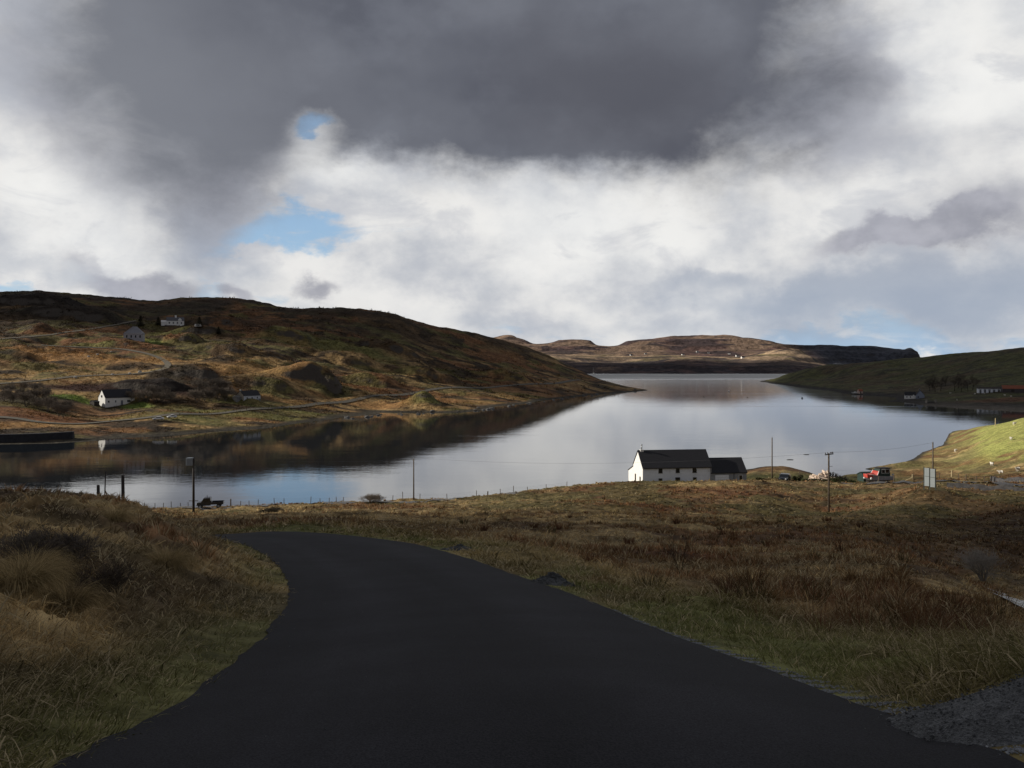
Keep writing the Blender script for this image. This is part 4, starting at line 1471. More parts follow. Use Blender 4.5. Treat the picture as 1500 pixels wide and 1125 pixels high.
o_p = place(1261, 576.5, KT, 600, 900)
oh = empty("shore_hut", o_p, radians(10), "tiny hut with orange roof on the far headland shore", "hut")
gable_block(oh, -1.6, 1.9, 0, 3, 2.0, 3.6, plain("cream_boards", (.55, .42, .36), .8), plain("orange_tin", (.26, .085, .045), .7, .2))
MB().box(-.5, .3, -.05, .04, 0, 1.7).build("door", DARKTIMBER, oh)
wb = place(1252, 577, KT, 600, 900)
cv = empty("beached_dinghy", wb + Vector((0, 0, .3)), radians(8), "white dinghy pulled up left of the orange roofed hut", "boat")


def hull(L, B, H, mat, parent, name="hull", sheer=.25, nst=9):
    """open pointed hull, bow towards -x"""
    mb = MB()
    rows = []
    for i in range(nst):
        t = i / (nst - 1)
        bw = B / 2 * min(1, (t * 2.2) ** .6) * (1 - .12 * t)
        zt = H + sheer * (1 - t) ** 2
        x_ = -L / 2 + L * t
        zk = .35 * H * max(0, 1 - t * 3.0) ** 1.5
        rows.append([(x_ - .1 * (1 - t), -bw, zt), (x_, -bw * .85, H * .45 + zk * .5), (x_ + .12 * (1 - t), 0, zk), (x_, bw * .85, H * .45 + zk * .5), (x_ - .1 * (1 - t), bw, zt)])
    vs = [p for r_ in rows for p in r_]
    fs = []
    for i in range(nst - 1):
        for j in range(4):
            a = i * 5 + j
            fs.append((a, a + 1, a + 6, a + 5))
        fs.append((i * 5 + 4, i * 5, i * 5 + 5, i * 5 + 9))          # deck
    e = (nst - 1) * 5
    fs.append((e, e + 1, e + 2, e + 3, e + 4))
    mb.add(vs, fs)
    return mb.build(name, mat, parent)


hull(5.2, 1.8, .8, RENDER_W, cv)
MB().box(-.4, 1.2, -.5, .5, .75, 1.5).build("cuddy", RENDER_W, cv)

cvp = place(290, 480, HT, 600, 800)
cvn = empty("caravan", cvp, radians(20), "small white caravan right of the hillside house near a dark tree", "caravan")
MB().prism([(-2.2, .5), (2.2, .5), (2.4, 1.2), (2.1, 2.5), (-2.1, 2.5), (-2.4, 1.2)], -1.1, 1.1, 'y').build("body", RENDER_W, cvn, bevel=.12)
MB().box(-1.4, .9, -1.13, -1.09, 1.4, 2.1).build("window", GLASS, cvn)
for sx_ in (-.5, .4):
    MB().tube((sx_, -1.05, .32), (sx_, -.85, .32), .32, n=12).build("wheel", RUBBER, cvn)

FAR_SPOTS = [(1068, 519, 9, 0), (1081, 522.5, 12, 1), (1089, 525, 11, 2), (1022, 516, 9, 3), (1038, 517.5, 8, 4), (1001, 520.5, 9, 5), (946, 519, 9, 6), (925, 521, 8, 7)]
far0 = None
for i, (px, py, w_, s_) in enumerate(FAR_SPOTS):
    p_ = place(px, py, ft, 2100, 2800)
    if far0 is None:
        o = far0 = empty("croft_house", p_)
        gable_block(o, -6, 6, 0, 7, 4.0, 7.0, RENDER_W, SLATE, sink=4)
    else:
        o = copy_tree(far0)
        o.location = p_
    o.rotation_euler.z = radians([-20, 10, 25, 5, -10, 15, 0, 30][i])
    o.scale = (w_ / 14,) * 3
    tag(o, "tiny white house speck on the sunlit shelf of the far hills", "house", "houses on the far hills")


# ------------------------------------------------------------------ trees and bushes
def tint_build(name, V, Fq, colr, mat, parent):
    return np_mesh(name, np.array(V), Fq, mat, np.repeat(np.array(colr)[None], len(V), 0) if np.ndim(colr) == 1 else colr, smooth=False, parent=parent)


def bare_tree(seed, H, stems=1, spread=.55, depth=5, kids=(4, 3, 4, 3), trunk_c=(.07, .06, .052), twig_c=(.105, .085, .068), tw=.035, lean=.1):
    """returns (trunk MB arrays, crown arrays): leafless tree with many fine twigs"""
    rg = random.Random(seed)
    tv, tf, cv_, cf = [], [], [], []

    def tube4(store_v, store_f, p, q, r0, r1, n):
        ax = (q - p)
        if ax.length < 1e-5:
            return
        ax.normalize()
        u = ax.orthogonal().normalized()
        w_ = ax.cross(u)
        b = len(store_v)
        for c, r in ((p, r0), (q, r1)):
            for i in range(n):
                a = 2 * pi * i / n
                store_v.append(tuple(c + u * cos(a) * r + w_ * sin(a) * r))
        for i in range(n):
            store_f.append((b + i, b + (i + 1) % n, b + n + (i + 1) % n, b + n + i))

    def grow(p, d_, L, r, lv):
        seg = 3 if lv < 3 else 2
        for s_ in range(seg):
            d2 = (d_ + Vector((rg.uniform(-1, 1), rg.uniform(-1, 1), rg.uniform(-.6, .9))) * .16).normalized()
            q = p + d2 * L / seg
            r1 = r * (.84 if lv < 3 else .7)
            if lv <= 1:
                tube4(tv, tf, p, q, r, r1, 6)
            else:
                tube4(cv_, cf, p, q, max(r, tw * .5), max(r1, tw * .4), 3)
            p, d_, r = q, d2, r1
            if lv < depth and (s_ > 0 or lv > 0):
                for _ in range(kids[min(lv, len(kids) - 1)] // (2 if s_ < seg - 1 else 1)):
                    a = rg.uniform(0, 2 * pi)
                    o_ = d_.orthogonal().normalized()
                    o_.rotate(__import__('mathutils').Quaternion(d_, a))
                    nd = (d_ * rg.uniform(.55, 1.0) + o_ * spread * rg.uniform(.7, 1.5) + Vector((0, 0, .12))).normalized()
                    grow(p, nd, L * rg.uniform(.5, .78), r * .62, lv + 1)

    for s_ in range(stems):
        a = 2 * pi * s_ / max(1, stems) + rg.uniform(0, 1)
        k = lean if stems == 1 else .55
        grow(Vector((cos(a), sin(a), 0)) * 0.0, Vector((cos(a) * k * rg.uniform(.4, 1), sin(a) * k * rg.uniform(.4, 1), 1)).normalized(), H * (.34 if stems == 1 else .4) * rg.uniform(.85, 1.1), H * .022, 0)
    return (tv, tf, trunk_c), (cv_, cf, twig_c)


def put_tree(name, data, parent):
    (tv, tf, tc_), (cv_, cf, cc) = data
    np_mesh("trunk", np.array(tv), [np.array(tf)], M_TWIG, np.repeat(np.array(tc_)[None], len(tv), 0), False, parent)
    np_mesh("crown", np.array(cv_), [np.array(cf)], M_TWIG, np.repeat(np.array(cc)[None], len(cv_), 0), False, parent)


def leafy(seed, n, rad, leaf, cols, squash=.8, lumps=7):
    """crown of small leaf faces gathered in clumps"""
    r = np.random.default_rng(seed)
    lc = r.normal(0, .45, (lumps, 3)) * np.array(rad)
    lc[:, 2] = np.abs(lc[:, 2]) + rad[2] * .25
    which = r.integers(0, lumps, n)
    dr = r.normal(0, 1, (n, 3))
    dr /= np.linalg.norm(dr, axis=1)[:, None]
    p = lc[which] + dr * (r.random(n) ** .4)[:, None] * np.array(rad) * .5
    p[:, 2] = np.maximum(p[:, 2], .02)
    u = r.normal(0, 1, (n, 3))
    u /= np.linalg.norm(u, axis=1)[:, None]
    w_ = np.cross(u, dr)
    w_ /= np.linalg.norm(w_, axis=1)[:, None] + 1e-9
    s_ = leaf * r.uniform(.6, 1.5, n)[:, None]
    v = np.stack([p - u * s_, p + w_ * s_ * .5, p + u * s_, p - w_ * s_ * .5], 1).reshape(-1, 3)
    c = np.array(cols)[r.integers(0, len(cols), n)] * r.uniform(.7, 1.3, n)[:, None]
    return v, np.arange(n * 4).reshape(n, 4), np.repeat(c, 4, 0)


# leafless woodland by the white cottage, beside the crag and by the tan cottage
protos = []
for i in range(3):
    o = empty("bare_tree", (0, 0, -500))
    put_tree("bare_tree", bare_tree(40 + i, 6.5, stems=3, depth=4, kids=(4, 3, 4, 3), tw=.042, spread=.6, trunk_c=(.12, .105, .09), twig_c=(.17, .145, .12)), o)
    protos.append(o)
used = set()


def plant(kind, px, py, T, d0, d1, scale, label, group, cat="tree", sink=.2):
    src = protos[kind]
    p_ = T.hit(px, py, d0, d1)
    if kind not in used:
        o = src
        used.add(kind)
    else:
        o = copy_tree(src)
    o.location = p_ - Vector((0, 0, sink))
    o.scale = (scale,) * 3
    o.rotation_euler.z = rt.uniform(0, 6.28)
    return tag(o, label, cat, group)


rt = random.Random(9)
for i, (px, py) in enumerate([(6, 588), (18, 592), (28, 583), (38, 596), (47, 588), (56, 600), (62, 590), (70, 604), (78, 596), (86, 610), (93, 612), (12, 578), (34, 574), (52, 578), (68, 582), (98, 604)]):
    plant(i % 3, px, py, HT, 330, 470, rt.uniform(.75, 1.1), "leafless grey tree in the thicket left of the white lochside cottage", "thicket left of the white cottage")
for i, (px, py) in enumerate([(192, 588), (204, 589), (216, 590), (228, 590), (238, 590), (250, 591), (222, 582), (240, 582)]):
    plant(i % 3, px, py, HT, 350, 470, rt.uniform(.7, 1.1), "leafless grey tree under the dark crag right of the white cottage", "trees under the crag")
for i, (px, py) in enumerate([(288, 590), (300, 588), (310, 588), (320, 587), (330, 588), (297, 578), (314, 576), (326, 578)]):
    plant(i % 3, px, py, HT, 360, 480, rt.uniform(.95, 1.45), "leafless tree in the copse left of the tan gabled cottage", "copse left of the tan gabled cottage")

# headland trees
hb = []
for i in range(2):
    o = empty("bare_tree", (0, 0, -500))
    put_tree("bare_tree", bare_tree(60 + i, 13, stems=1, depth=4, kids=(4, 3, 4, 4), tw=.032, spread=.65, trunk_c=(.055, .047, .04), twig_c=(.085, .072, .06)), o)
    hb.append(o)
protos += hb
for i, (px, py) in enumerate([(1362, 573), (1370, 574), (1378, 573), (1367, 571), (1398, 573), (1408, 574), (1418, 573), (1425, 571), (1404, 569), (1385, 566)]):
    plant(3 + i % 2, px, py, KT, 520, 900, rt.uniform(.8, 1.15), "dark leafless tree behind the headland cottage", "bare trees on the headland", sink=.4)


# conifers along the top of the hill
def conifer(seed, H, rad):
    r = np.random.default_rng(seed)
    n = 1500
    t = r.random(n) ** 1.3
    zz = .1 * H + t * H * .9
    lim = rad * (1 - t) ** .8 + .12
    ang = r.uniform(0, 2 * pi, n)
    whorl = .8 + .35 * np.sin(zz * 4.5 + 2 * np.sin(ang * 2 + seed))
    rr_ = lim * np.sqrt(r.uniform(.05, 1, n)) * whorl
    p = np.stack([rr_ * np.cos(ang), rr_ * np.sin(ang), zz - .25 * rr_], 1)
    L = .55 + .25 * r.random(n)
    dirv = np.stack([np.cos(ang), np.sin(ang), -.35 + .3 * r.random(n)], 1)
    sd_ = np.stack([-np.sin(ang), np.cos(ang), r.normal(0, .3, n)], 1) * .2
    v = np.stack([p - sd_, p + sd_, p + dirv * L[:, None]], 1).reshape(-1, 3)
    c = np.array((.05, .05, .036))[None] * r.uniform(.6, 1.5, n)[:, None]
    return v, np.arange(3 * n).reshape(n, 3), np.repeat(c, 3, 0)


con = empty("conifer", (0, 0, -500))
MB().tube((0, 0, -1), (0, 0, 9), .22, .05, 7).build("trunk", DARKTIMBER, con)
v_, f_, c_ = conifer(3, 8, 2.9)
np_mesh("crown", v_, [f_], M_LEAF, c_, False, con)
protos.append(con)
for px, py, sc_ in [(206, 477, 1.0), (232, 476, .8), (292, 480, 1.0), (320, 489, .7)]:
    plant(5, px, py, HT, 560, 860, sc_, "dark conifer among the few that stand near the hilltop house", "conifers on the hill")


# shrubs on the near shore and moor
def shrub(px, py, d0, d1, H, wide, label, seed, twig=(.09, .07, .055), stems=7, tw=.02, T=GT, name="bare_shrub", D=None, depth=4, kids=(3, 3, 3, 3)):
    p_ = T.hit(px, py, d0, d1) if D is None else Vector(((px - 750) / F * D, D, T.z1((px - 750) / F * D, D)))
    o = empty(name, p_ - Vector((0, 0, .12 * H)), seed, label, "shrub")
    put_tree(name, bare_tree(seed, H, stems=stems, trunk_c=tuple(.7 * q for q in twig), depth=depth, kids=kids, tw=tw, spread=.6, twig_c=twig), o)
    o.scale = (wide, wide, 1)
    return o


shrub(545, 737, 140, 175, 1.7, 2.2, "wide leafless shrub against the water right of the shore fence posts", 71, (.17, .14, .11), 12, .010)
shrub(396, 756, 90, 170, 1.0, 2.4, "low dark bush on the brown grass near the shore road", 72, (.085, .07, .05), 12, .014)
shrub(1440, 862, 30, 60, 1.9, 1.25, "leafless grey shrub beside the burn at the right edge", 73, (.27, .25, .22), 8, .007, D=43, kids=(3, 3, 3, 2))
shrub(995, 850, 15, 30, 1.25, .6, "thin leafless sapling standing in the moor grass right of the road", 74, (.06, .05, .04), 2, .006, D=19, depth=3)
shrub(142, 905, 5, 9, .55, 1.0, "small dark twiggy shrub in the middle of the left bank", 75, (.085, .068, .055), 5, .003, D=7.4)
shrub(40, 860, 5, 9, .5, 1.3, "grey twiggy shrub above the straw tussocks at the left edge", 76, (.13, .11, .09), 8, .003, D=7.8)
shrub(95, 872, 5, 9, .45, 1.3, "grey twiggy shrub between tussocks and dark shrub on the left bank", 77, (.12, .10, .085), 8, .003, D=7.9)

# green scrub along the front of the croft
for i, (px, D, s_, wide) in enumerate([(1118, 166, 1.1, 1.5), (1172, 165, 1.3, 1.6), (1186, 166, 1.2, 1.4), (1200, 165, 1.3, 1.5), (1222, 166, 1.25, 1.5), (1238, 167, 1.15, 1.5), (1252, 168, 1.0, 1.3)]):
    x_ = (px - 750) / F * D
    o = empty("scrub_bush", (x_, D, GT.z1(x_, D) - .1), i * 1.3, "low dark green bush in the row between the annexe and the red boat", "bush", "bushes in front of the log heap")
    v_, f_, c_ = leafy(200 + i, 900, (1.5 * wide, 1.0, .5 * s_), .14, [(.045, .06, .025), (.03, .035, .02), (.07, .075, .03), (.06, .045, .03)])
    np_mesh("crown", v_, [f_], M_LEAF, c_, False, o)


# ------------------------------------------------------------------ straw tussocks on the left bank
def tussock(px, D, rad, label, seed, col, n=2600):
    x_ = (px - 750) / F * D
    z_ = GT.z1(x_, D)
    r = np.random.default_rng(seed)
    phi = r.uniform(0, 2 * pi, n)
    rr_ = rad * .45 * np.sqrt(r.random(n))
    root = np.stack([rr_ * np.cos(phi), rr_ * np.sin(phi), r.uniform(-.02, .05, n)], 1)
    L = rad * r.uniform(.8, 1.55, n)
    v, q, t, k = blades(root, phi + r.normal(0, .35, n), r.uniform(.0, .7, n), r.uniform(1.4, 3.3, n), L, r.uniform(.003, .0055, n), r.uniform(0, pi, n), (0, .25, .5, .75, 1))
    c = np.array(col)[None] * r.uniform(.4, 1.25, n)[:, None]
    o = np_mesh("grass_tussock", v, [q, t], M_LEAF, np.repeat(c, k, 0))
    o.location = (x_, D, z_)
    return tag(o, label, "tussock", "straw tussocks on the left bank")


STRW = (.42, .32, .165)
tussock(28, 6.2, .28, "rounded straw coloured grass tussock, nearest the left edge of the bank", 1, STRW)
tussock(100, 6.3, .22, "smaller rounded straw tussock to the right of the largest one", 2, (.36, .27, .14), 1900)
tussock(45, 7.2, .28, "straw tussock just behind the two rounded front tussocks", 3, STRW)
tussock(245, 10.6, .32, "pale straw tussock in the middle of the bank above the twiggy shrubs", 4, STRW, 1800)
tussock(165, 13.0, .3, "straw tussock high on the bank below its crest", 6, STRW, 1500)

# ------------------------------------------------------------------ gravel by the road
M_GRAV, T = mat_new("grey_gravel")
pos = T.n('ShaderNodeNewGeometry').outputs['Position']
vo = T.n('ShaderNodeTexVoronoi')
T.set(vo.inputs['Vector'], pos)
vo.inputs['Scale'].default_value = 110
n_ = T.noise(pos, 4, 4, .6).outputs['Fac']
cc = T.mix(T.sep(vo.outputs['Color'])[0], (.055, .057, .06), (.165, .17, .175))
finish(T, principled(T, T.vm('SCALE', cc, scale=T.ss(n_, .3, .7, .7, 1.2)), .85, vo.outputs['Distance'], .8, .02, .2))


def pebbles(x, y, z, s_, seed):
    """little angular stones"""
    r = np.random.default_rng(seed)
    base = np.array([(1, 0, 0), (-1, 0, 0), (0, 1, 0), (0, -1, 0), (0, 0, .7), (0, 0, -.6)], float)
    n = len(x)
    v = base[None] * s_[:, None, None] * r.uniform(.6, 1.3, (n, 6, 1))
    a = r.uniform(0, 2 * pi, n)
    ca, sa = np.cos(a)[:, None], np.sin(a)[:, None]
    vx, vy = v[:, :, 0] * ca - v[:, :, 1] * sa, v[:, :, 0] * sa + v[:, :, 1] * ca
    v = np.stack([vx + x[:, None], vy + y[:, None], v[:, :, 2] + z[:, None]], -1)
    f = np.array([(0, 2, 4), (2, 1, 4), (1, 3, 4), (3, 0, 4), (2, 0, 5), (1, 2, 5), (3, 1, 5), (0, 3, 5)])
    F_ = (np.arange(n)[:, None, None] * 6 + f[None]).reshape(-1, 3)
    return v.reshape(-1, 3), F_


def heap(cx, cy, rx, ry, h, label, seed, stones, ss_):
    nr, na = 26, 90
    r, th = np.meshgrid(np.linspace(0, 1, nr), np.linspace(0, 2 * pi, na, endpoint=False), indexing='ij')
    e = .85 + .35 * fbm(np.cos(th) * 2 + seed, np.sin(th) * 2, 3, seed)
    x_, y_ = cx + r * np.cos(th) * rx * e, cy + r * np.sin(th) * ry * e
    z_ = GT.z(x_.ravel(), y_.ravel()).reshape(x_.shape)
    prof = (1 - r) ** .9 * (1 + .6 * (1 - r)) * .62
    z_ = z_ + h * prof * (.8 + .5 * fbm(x_ * 3, y_ * 3, 3, seed + 1)) + .012 * fbm(x_ * 30, y_ * 30, 2, seed + 2) - .01
    i = np.arange(nr * na).reshape(nr, na)
    a, b = i[:-1], i[1:]
    q = np.stack([a, np.roll(a, -1, 1), np.roll(b, -1, 1), b], -1).reshape(-1, 4)
    V = np.stack([x_, y_, z_], -1).reshape(-1, 3)
    rg = np.random.default_rng(seed)
    k = rg.integers(0, len(V), stones)
    pv, pf = pebbles(V[k, 0] + rg.normal(0, .02, stones), V[k, 1] + rg.normal(0, .02, stones), V[k, 2] + .003, ss_ * rg.uniform(.5, 1.6, stones), seed)
    o = np_mesh("gravel_heap", np.concatenate([V, pv]), [q, pf + len(V)], M_GRAV, smooth=False)
    return tag(o, label, "gravel heap", "gravel heaps beside the road")


heap(2.8, 3.95, 1.25, .55, .27, "large heap of dark grey gravel in the bottom right corner", 11, 3600, .0065)
heap(.60, 12.4, .34, .26, .17, "small dark gravel heap on the verge halfway along the bend", 12, 300, .016)
heap(-1.15, 19.0, .45, .3, .12, "tiny dark gravel heap on the far verge of the bend", 13, 200, .02)
rg_ = np.random.default_rng(31)
n_ = 30000
ii = rg_.integers(18, 250, n_)
sel = (RE[ii, 1] > 2.0) & (RE[ii, 1] < 9.5)
ii = ii[sel]
off = np.abs(rg_.normal(0, .14, len(ii))) * np.clip((8.5 - RE[ii, 1]) / 4, .15, 1)
px_ = RE[ii, 0] + nrm[ii, 0] * off + rg_.normal(0, .03, len(ii))
py_ = RE[ii, 1] + nrm[ii, 1] * off + rg_.normal(0, .03, len(ii))
v_, f_ = pebbles(px_, py_, GT.z(px_, py_) + .006, rg_.uniform(.004, .010, len(ii)), 33)
tag(np_mesh("gravel", v_, [f_], plain("pale_chippings", (.20, .21, .225), .85, .45, 40.0), smooth=False), kind='stuff')
n_ = 420                                     # loose grit lying on the tarmac
ii = rg_.integers(14, 200, n_)
uu = rg_.beta(.6, .6, n_)
px_ = LE[ii, 0] * (1 - uu) + RE[ii, 0] * uu
py_ = LE[ii, 1] * (1 - uu) + RE[ii, 1] * uu
v_, f_ = pebbles(px_, py_, GT.base(px_, py_) + .012 + .035 * (1 - (2 * uu - 1) ** 2) + .003, rg_.uniform(.002, .007, n_), 35)
tag(np_mesh("road_grit", v_, [f_], M_GRAV, smooth=False), kind='stuff')

# ------------------------------------------------------------------ the burn in the gully
M_BURN, T = mat_new("burn_water")
pos = T.n('ShaderNodeNewGeometry').outputs['Position']
fo = T.noise(T.vm('MULTIPLY', pos, (2.2, 2.2, 1)), 1.0, 6.0, .7).outputs['Fac']
fm = T.ss(fo, .40, .62)
finish(T, principled(T, T.mix(fm, (.02, .022, .025), (.72, .74, .78)), T.ss(fm, 0, 1, .08, .6), fo, .8, .12, .5))
bp = resample([((1463 - 750) / F * 40.5, 40.5), ((1474 - 750) / F * 38.5, 38.5), ((1500 - 750) / F * 35.5, 35.5), ((1560 - 750) / F * 31, 31), ((1660 - 750) / F * 27, 27)], 60)
g_ = np.gradient(bp, axis=0)
nb_ = np.stack([g_[:, 1], -g_[:, 0]], 1)
nb_ /= np.linalg.norm(nb_, axis=1)[:, None]
wv_ = (fbm(np.arange(60) / 5.0, np.zeros(60), 3, 511)[:, None] - .5) * 1.2 + np.minimum(1, np.arange(60) / 14.0)[:, None] * 1.3
ribbon("stream", bp - nb_ * np.maximum(.15, wv_), bp + nb_ * np.maximum(.15, wv_[::1] + .2), GT, M_BURN, .1, 8, base_only=True)


# ------------------------------------------------------------------ poles and wires
def pole(px, D, top, label, r_=.13, mat_=TIMBER):
    x_ = (px - 750) / F * D
    zb = GT.z1(x_, D)
    zt = EYE - (top - HY) / F * D
    o = empty("utility_pole", (x_, D, zb), 0, label, "utility pole", "wooden utility poles along the shore")
    MB().tube((0, 0, -.5), (0, 0, zt - zb), r_, r_ * .72, 10).build("shaft", mat_, o, smooth=True)
    return o, Vector((x_, D, zt)), zt - zb


p_left, tl, hl = pole(283.5, 110, 671, "leaning dark pole with grey transformer box rising above the left bank", .17, DARKTIMBER)
MB().box(-.85, -.05, -.35, .3, hl - .95, hl + .05).build("transformer_box", plain("grey_enamel", (.20, .23, .26), .5, .08), p_left, bevel=.05)
MB().box(-.6, .6, -.06, .06, 1.85, 1.95).build("step_bar", STEEL, p_left)
p_mid, tm, hm = pole(606, 152, 672, "plain slim pole in front of the water left of centre", .13)
MB().tube((0, 0, hm), (0, 0, hm + .22), .04, .05, 6).build("insulator", STEEL, p_mid)
p_far, tf_, hf = pole(1131, 178, 641, "slim pole behind the annexe against the bright water", .14)
MB().tube((0, 0, hf), (0, 0, hf + .2), .05, .05, 6).build("insulator", STEEL, p_far)
p_arm, ta, ha = pole(1214, 113, 664, "pole with crossarm and insulators in front of the pale log heap", .14)
arm = MB().box(-.95, .95, -.05, .05, -.06, .06).build("crossarm", DARKTIMBER, p_arm)
arm.location = (0, -.15, ha - .12)
arm.rotation_euler = (0, 0, radians(38))
for k in (-.85, -.35, .3, .62, .85):
    MB().tube((k, 0, .06), (k, 0, .14), .025, .025, 6).ellip((k, 0, .2), (.075, .075, .09), 8, 6).build("insulator", plain("brown_porcelain", (.05, .035, .03), .3), arm)
MB().box(0, .5, -.03, .03, ha - 1.75, ha - 1.70).build("bracket", STEEL, p_arm)
p_sign, ts, hs = pole(1366.5, 150, 648, "pole rising directly behind the roadside notice boards", .14)
MB().tube((0, 0, hs), (0, 0, hs + .2), .05, .05, 6).build("insulator", STEEL, p_sign)
WIRE = plain("dark_wire", (.05, .05, .055), .6)


def wire(a, b, sag, label):
    me = MB()
    n = 28
    pr = None
    for i in range(n + 1):
        t = i / n
        p_ = a.lerp(b, t) - Vector((0, 0, sag * 4 * t * (1 - t)))
        if pr is not None:
            me.tube(pr, p_, .013, n=4, cap=False)
        pr = p_
    o = me.build("power_line", WIRE)
    return tag(o, label, "power line", "wires between the poles")


wire(tl, tm, .5, "thin wire from the transformer pole to the slim pole left of centre")
wire(tm + Vector((0, 0, .2)), ta + Vector((-.6, -.4, .1)), 1.2, "long thin wire across the water from the slim pole to the crossarm pole")
wire(ta + Vector((.6, .4, .1)), ts, .4, "thin wire from the crossarm pole to the pole behind the notice boards")
wire(tl, Vector((-62, 122, tl.z - 1)), .6, "thin wire leaving the transformer pole to the left")

# ------------------------------------------------------------------ shore fence
fx = [(212, 152), (227, 152), (239, 152), (251, 152), (264, 152), (276, 152), (338, 153), (352, 153), (365, 153.5), (378, 154), (402, 154), (416, 154.5), (455, 155), (469, 155), (482, 155.5), (493, 156), (503, 156),
      (575, 157), (590, 157.5), (615, 158), (655, 159), (698, 160), (714, 161), (733, 162), (752, 164), (773, 166), (800, 168), (830, 170)]
fp0 = None
fpos = []
for i, (px, D) in enumerate(fx):
    x_ = (px - 750) / F * D
    z_ = GT.z1(x_, D)
    fpos.append(Vector((x_, D, z_)))
fence = empty("wire_fence", fpos[0], 0, "post and wire fence along the near shore beside the road", "fence")
for i, p_ in enumerate(fpos):
    l = p_ - fpos[0]
    w_ = .13 if px in (338,) or i in (6, 22) else .065
    h_ = 1.25 if i % 3 == 0 else 1.05
    MB().tube((l.x, l.y, l.z - .4), (l.x + .04 * ((i * 7) % 5 - 2), l.y, l.z + h_), w_, w_ * .9, 6).build("post", TIMBER, fence)
for hh in (.35, .65, .95):
    mb = MB()
    for a, b in zip(fpos[:-1], fpos[1:]):
        mb.tube(a - fpos[0] + Vector((0, .03, hh)), b - fpos[0] + Vector((0, .03, hh)), .008, n=3, cap=False)
    mb.build("wire", WIRE, fence)

# posts on the crest of the left bank
for px, D, top, w_, cap_, lab in [(145, 23, 711, .055, 2.0, "short dark post on the crest of the left bank"), (152, 24.5, 690, .022, 0, "thin bare stake beside the short post on the left bank"),
                                  (181, 24, 697, .058, 1, "tapering dark gatepost on the crest of the left bank")]:
    x_ = (px - 750) / F * D
    zb = GT.z1(x_, D)
    zt = EYE - (top - HY) / F * D
    lean = .05 if px == 152 else -.02
    o = MB().tube((0, 0, -.3), (lean, 0, zt - zb), w_, w_ * .72, 9).ellip((lean, 0, zt - zb), (w_ * .72, w_ * .72, w_ * .3), 9, 4).build("fence_post", DARKTIMBER, None, smooth=True)
    o.location = (x_, D, zb)
    tag(o, lab, "post")


# ------------------------------------------------------------------ vehicles
def car(loc, rz, paint, label, cat="car", group=None, name="parked_car", L=4.2):
    o = empty(name, loc, rz, label, cat, group)
    h = L / 2
    prof = [(-h, .35), (-h + .05, .75), (-h + .9, .92), (-h + 1.5, 1.38), (h - 1.3, 1.42), (h - .45, 1.0), (h - .02, .92), (h, .4)]
    MB().prism([(p[0], p[1]) for p in prof], -.82, .82, 'y').build("body", paint, o, bevel=.08)
    for s_ in (-1, 1):
        y_ = .83 * s_
        MB().prism([(-h + 1.05, .96), (-h + 1.55, 1.32), (h - 1.35, 1.35), (h - .75, 1.0)], min(y_ - .01 * s_, y_), max(y_ - .01 * s_, y_) + .004, 'y').build("side_window", GLASS, o)
        for wx in (-h + .8, h - .85):
            w_ = MB().tube((wx, s_ * .62, .31), (wx, s_ * .86, .31), .31, n=16).build("wheel", RUBBER, o)
            MB().tube((wx, s_ * .84, .31), (wx, s_ * .872, .31), .17, n=12).build("rim", STEEL, w_)
        MB().ellip((-h + .03, s_ * .58, .66), (.06, .14, .09), 8, 6).build("headlight", FRAME, o)
    ws = MB()
    a, b = (-h + .93, .945), (-h + 1.47, 1.36)
    ws.add([(a[0] - .012, -.7, a[1] + .01), (a[0] - .012, .7, a[1] + .01), (b[0] - .012, .62, b[1] + .01), (b[0] - .012, -.62, b[1] + .01)], [(0, 3, 2, 1)])
    ws.build("windscreen", GLASS, o)
    return o


WPAINT = plain("white_car_paint", (.78, .78, .78), .25, .03, 2, .5)
DPAINT = plain("dark_car_paint", (.02, .024, .03), .25, .1, 2, .5)
pA = place(232, 616.5, HT, 300, 420)
car(pA + Vector((0, 0, .3)), radians(18), WPAINT, "white car on the far shore road, the left of two", group="white cars on the far shore")
pB = place(252, 613.5, HT, 300, 420)
car(pB + Vector((0, 0, .3)), radians(30), WPAINT, "white car on the far shore road, the right of two", group="white cars on the far shore", L=3.7)
xg = (1152 - 750) / F * 163
car(Vector((xg, 164, GT.z1(xg, 164) - .1)), radians(62), DPAINT, "dark car half hidden in grass between the house and the log heap")

# dark pickup by the shore road
D = 149.0
xg = (304 - 750) / F * D
pk = empty("pickup_truck", (xg, D, GT.z1(xg, D) + .12), radians(12), "dark pickup truck with open load bed beside the left utility pole", "pickup truck")
MB().prism([(-1.7, .45), (-1.72, .95), (-1.0, 1.05), (-.55, 1.75), (.55, 1.78), (.62, 1.05), (.62, .45)], -.85, .85, 'y').build("cab", DPAINT, pk, bevel=.06)
MB().box(.66, 2.7, -.85, .85, .62, .75).box(.66, 2.7, -.86, -.80, .75, 1.05).box(.66, 2.7, .80, .86, .75, 1.05).box(2.64, 2.7, -.8, .8, .75, 1.05).build("load_bed", DPAINT, pk)
for s_ in (-1, 1):
    MB().prism([(-.85, 1.1), (-.5, 1.65), (.4, 1.67), (.45, 1.1)], min(.86 * s_, .85 * s_), max(.86 * s_, .85 * s_), 'y').build("side_window", GLASS, pk)
    for wx in (-1.1, 1.9):
        w_ = MB().tube((wx, s_ * .62, .34), (wx, s_ * .9, .34), .36, n=16).build("wheel", RUBBER, pk)
        MB().tube((wx, s_ * .88, .34), (wx, s_ * .91, .34), .18, n=12).build("rim", STEEL, w_)
    MB().ellip((-1.72, s_ * .6, .78), (.06, .16, .12), 8, 6).build("headlight", FRAME, pk)
MB().tube((-.1, .3, 1.75), (-.1, .3, 2.1), .05, n=6).build("beacon", DARKTIMBER, pk)

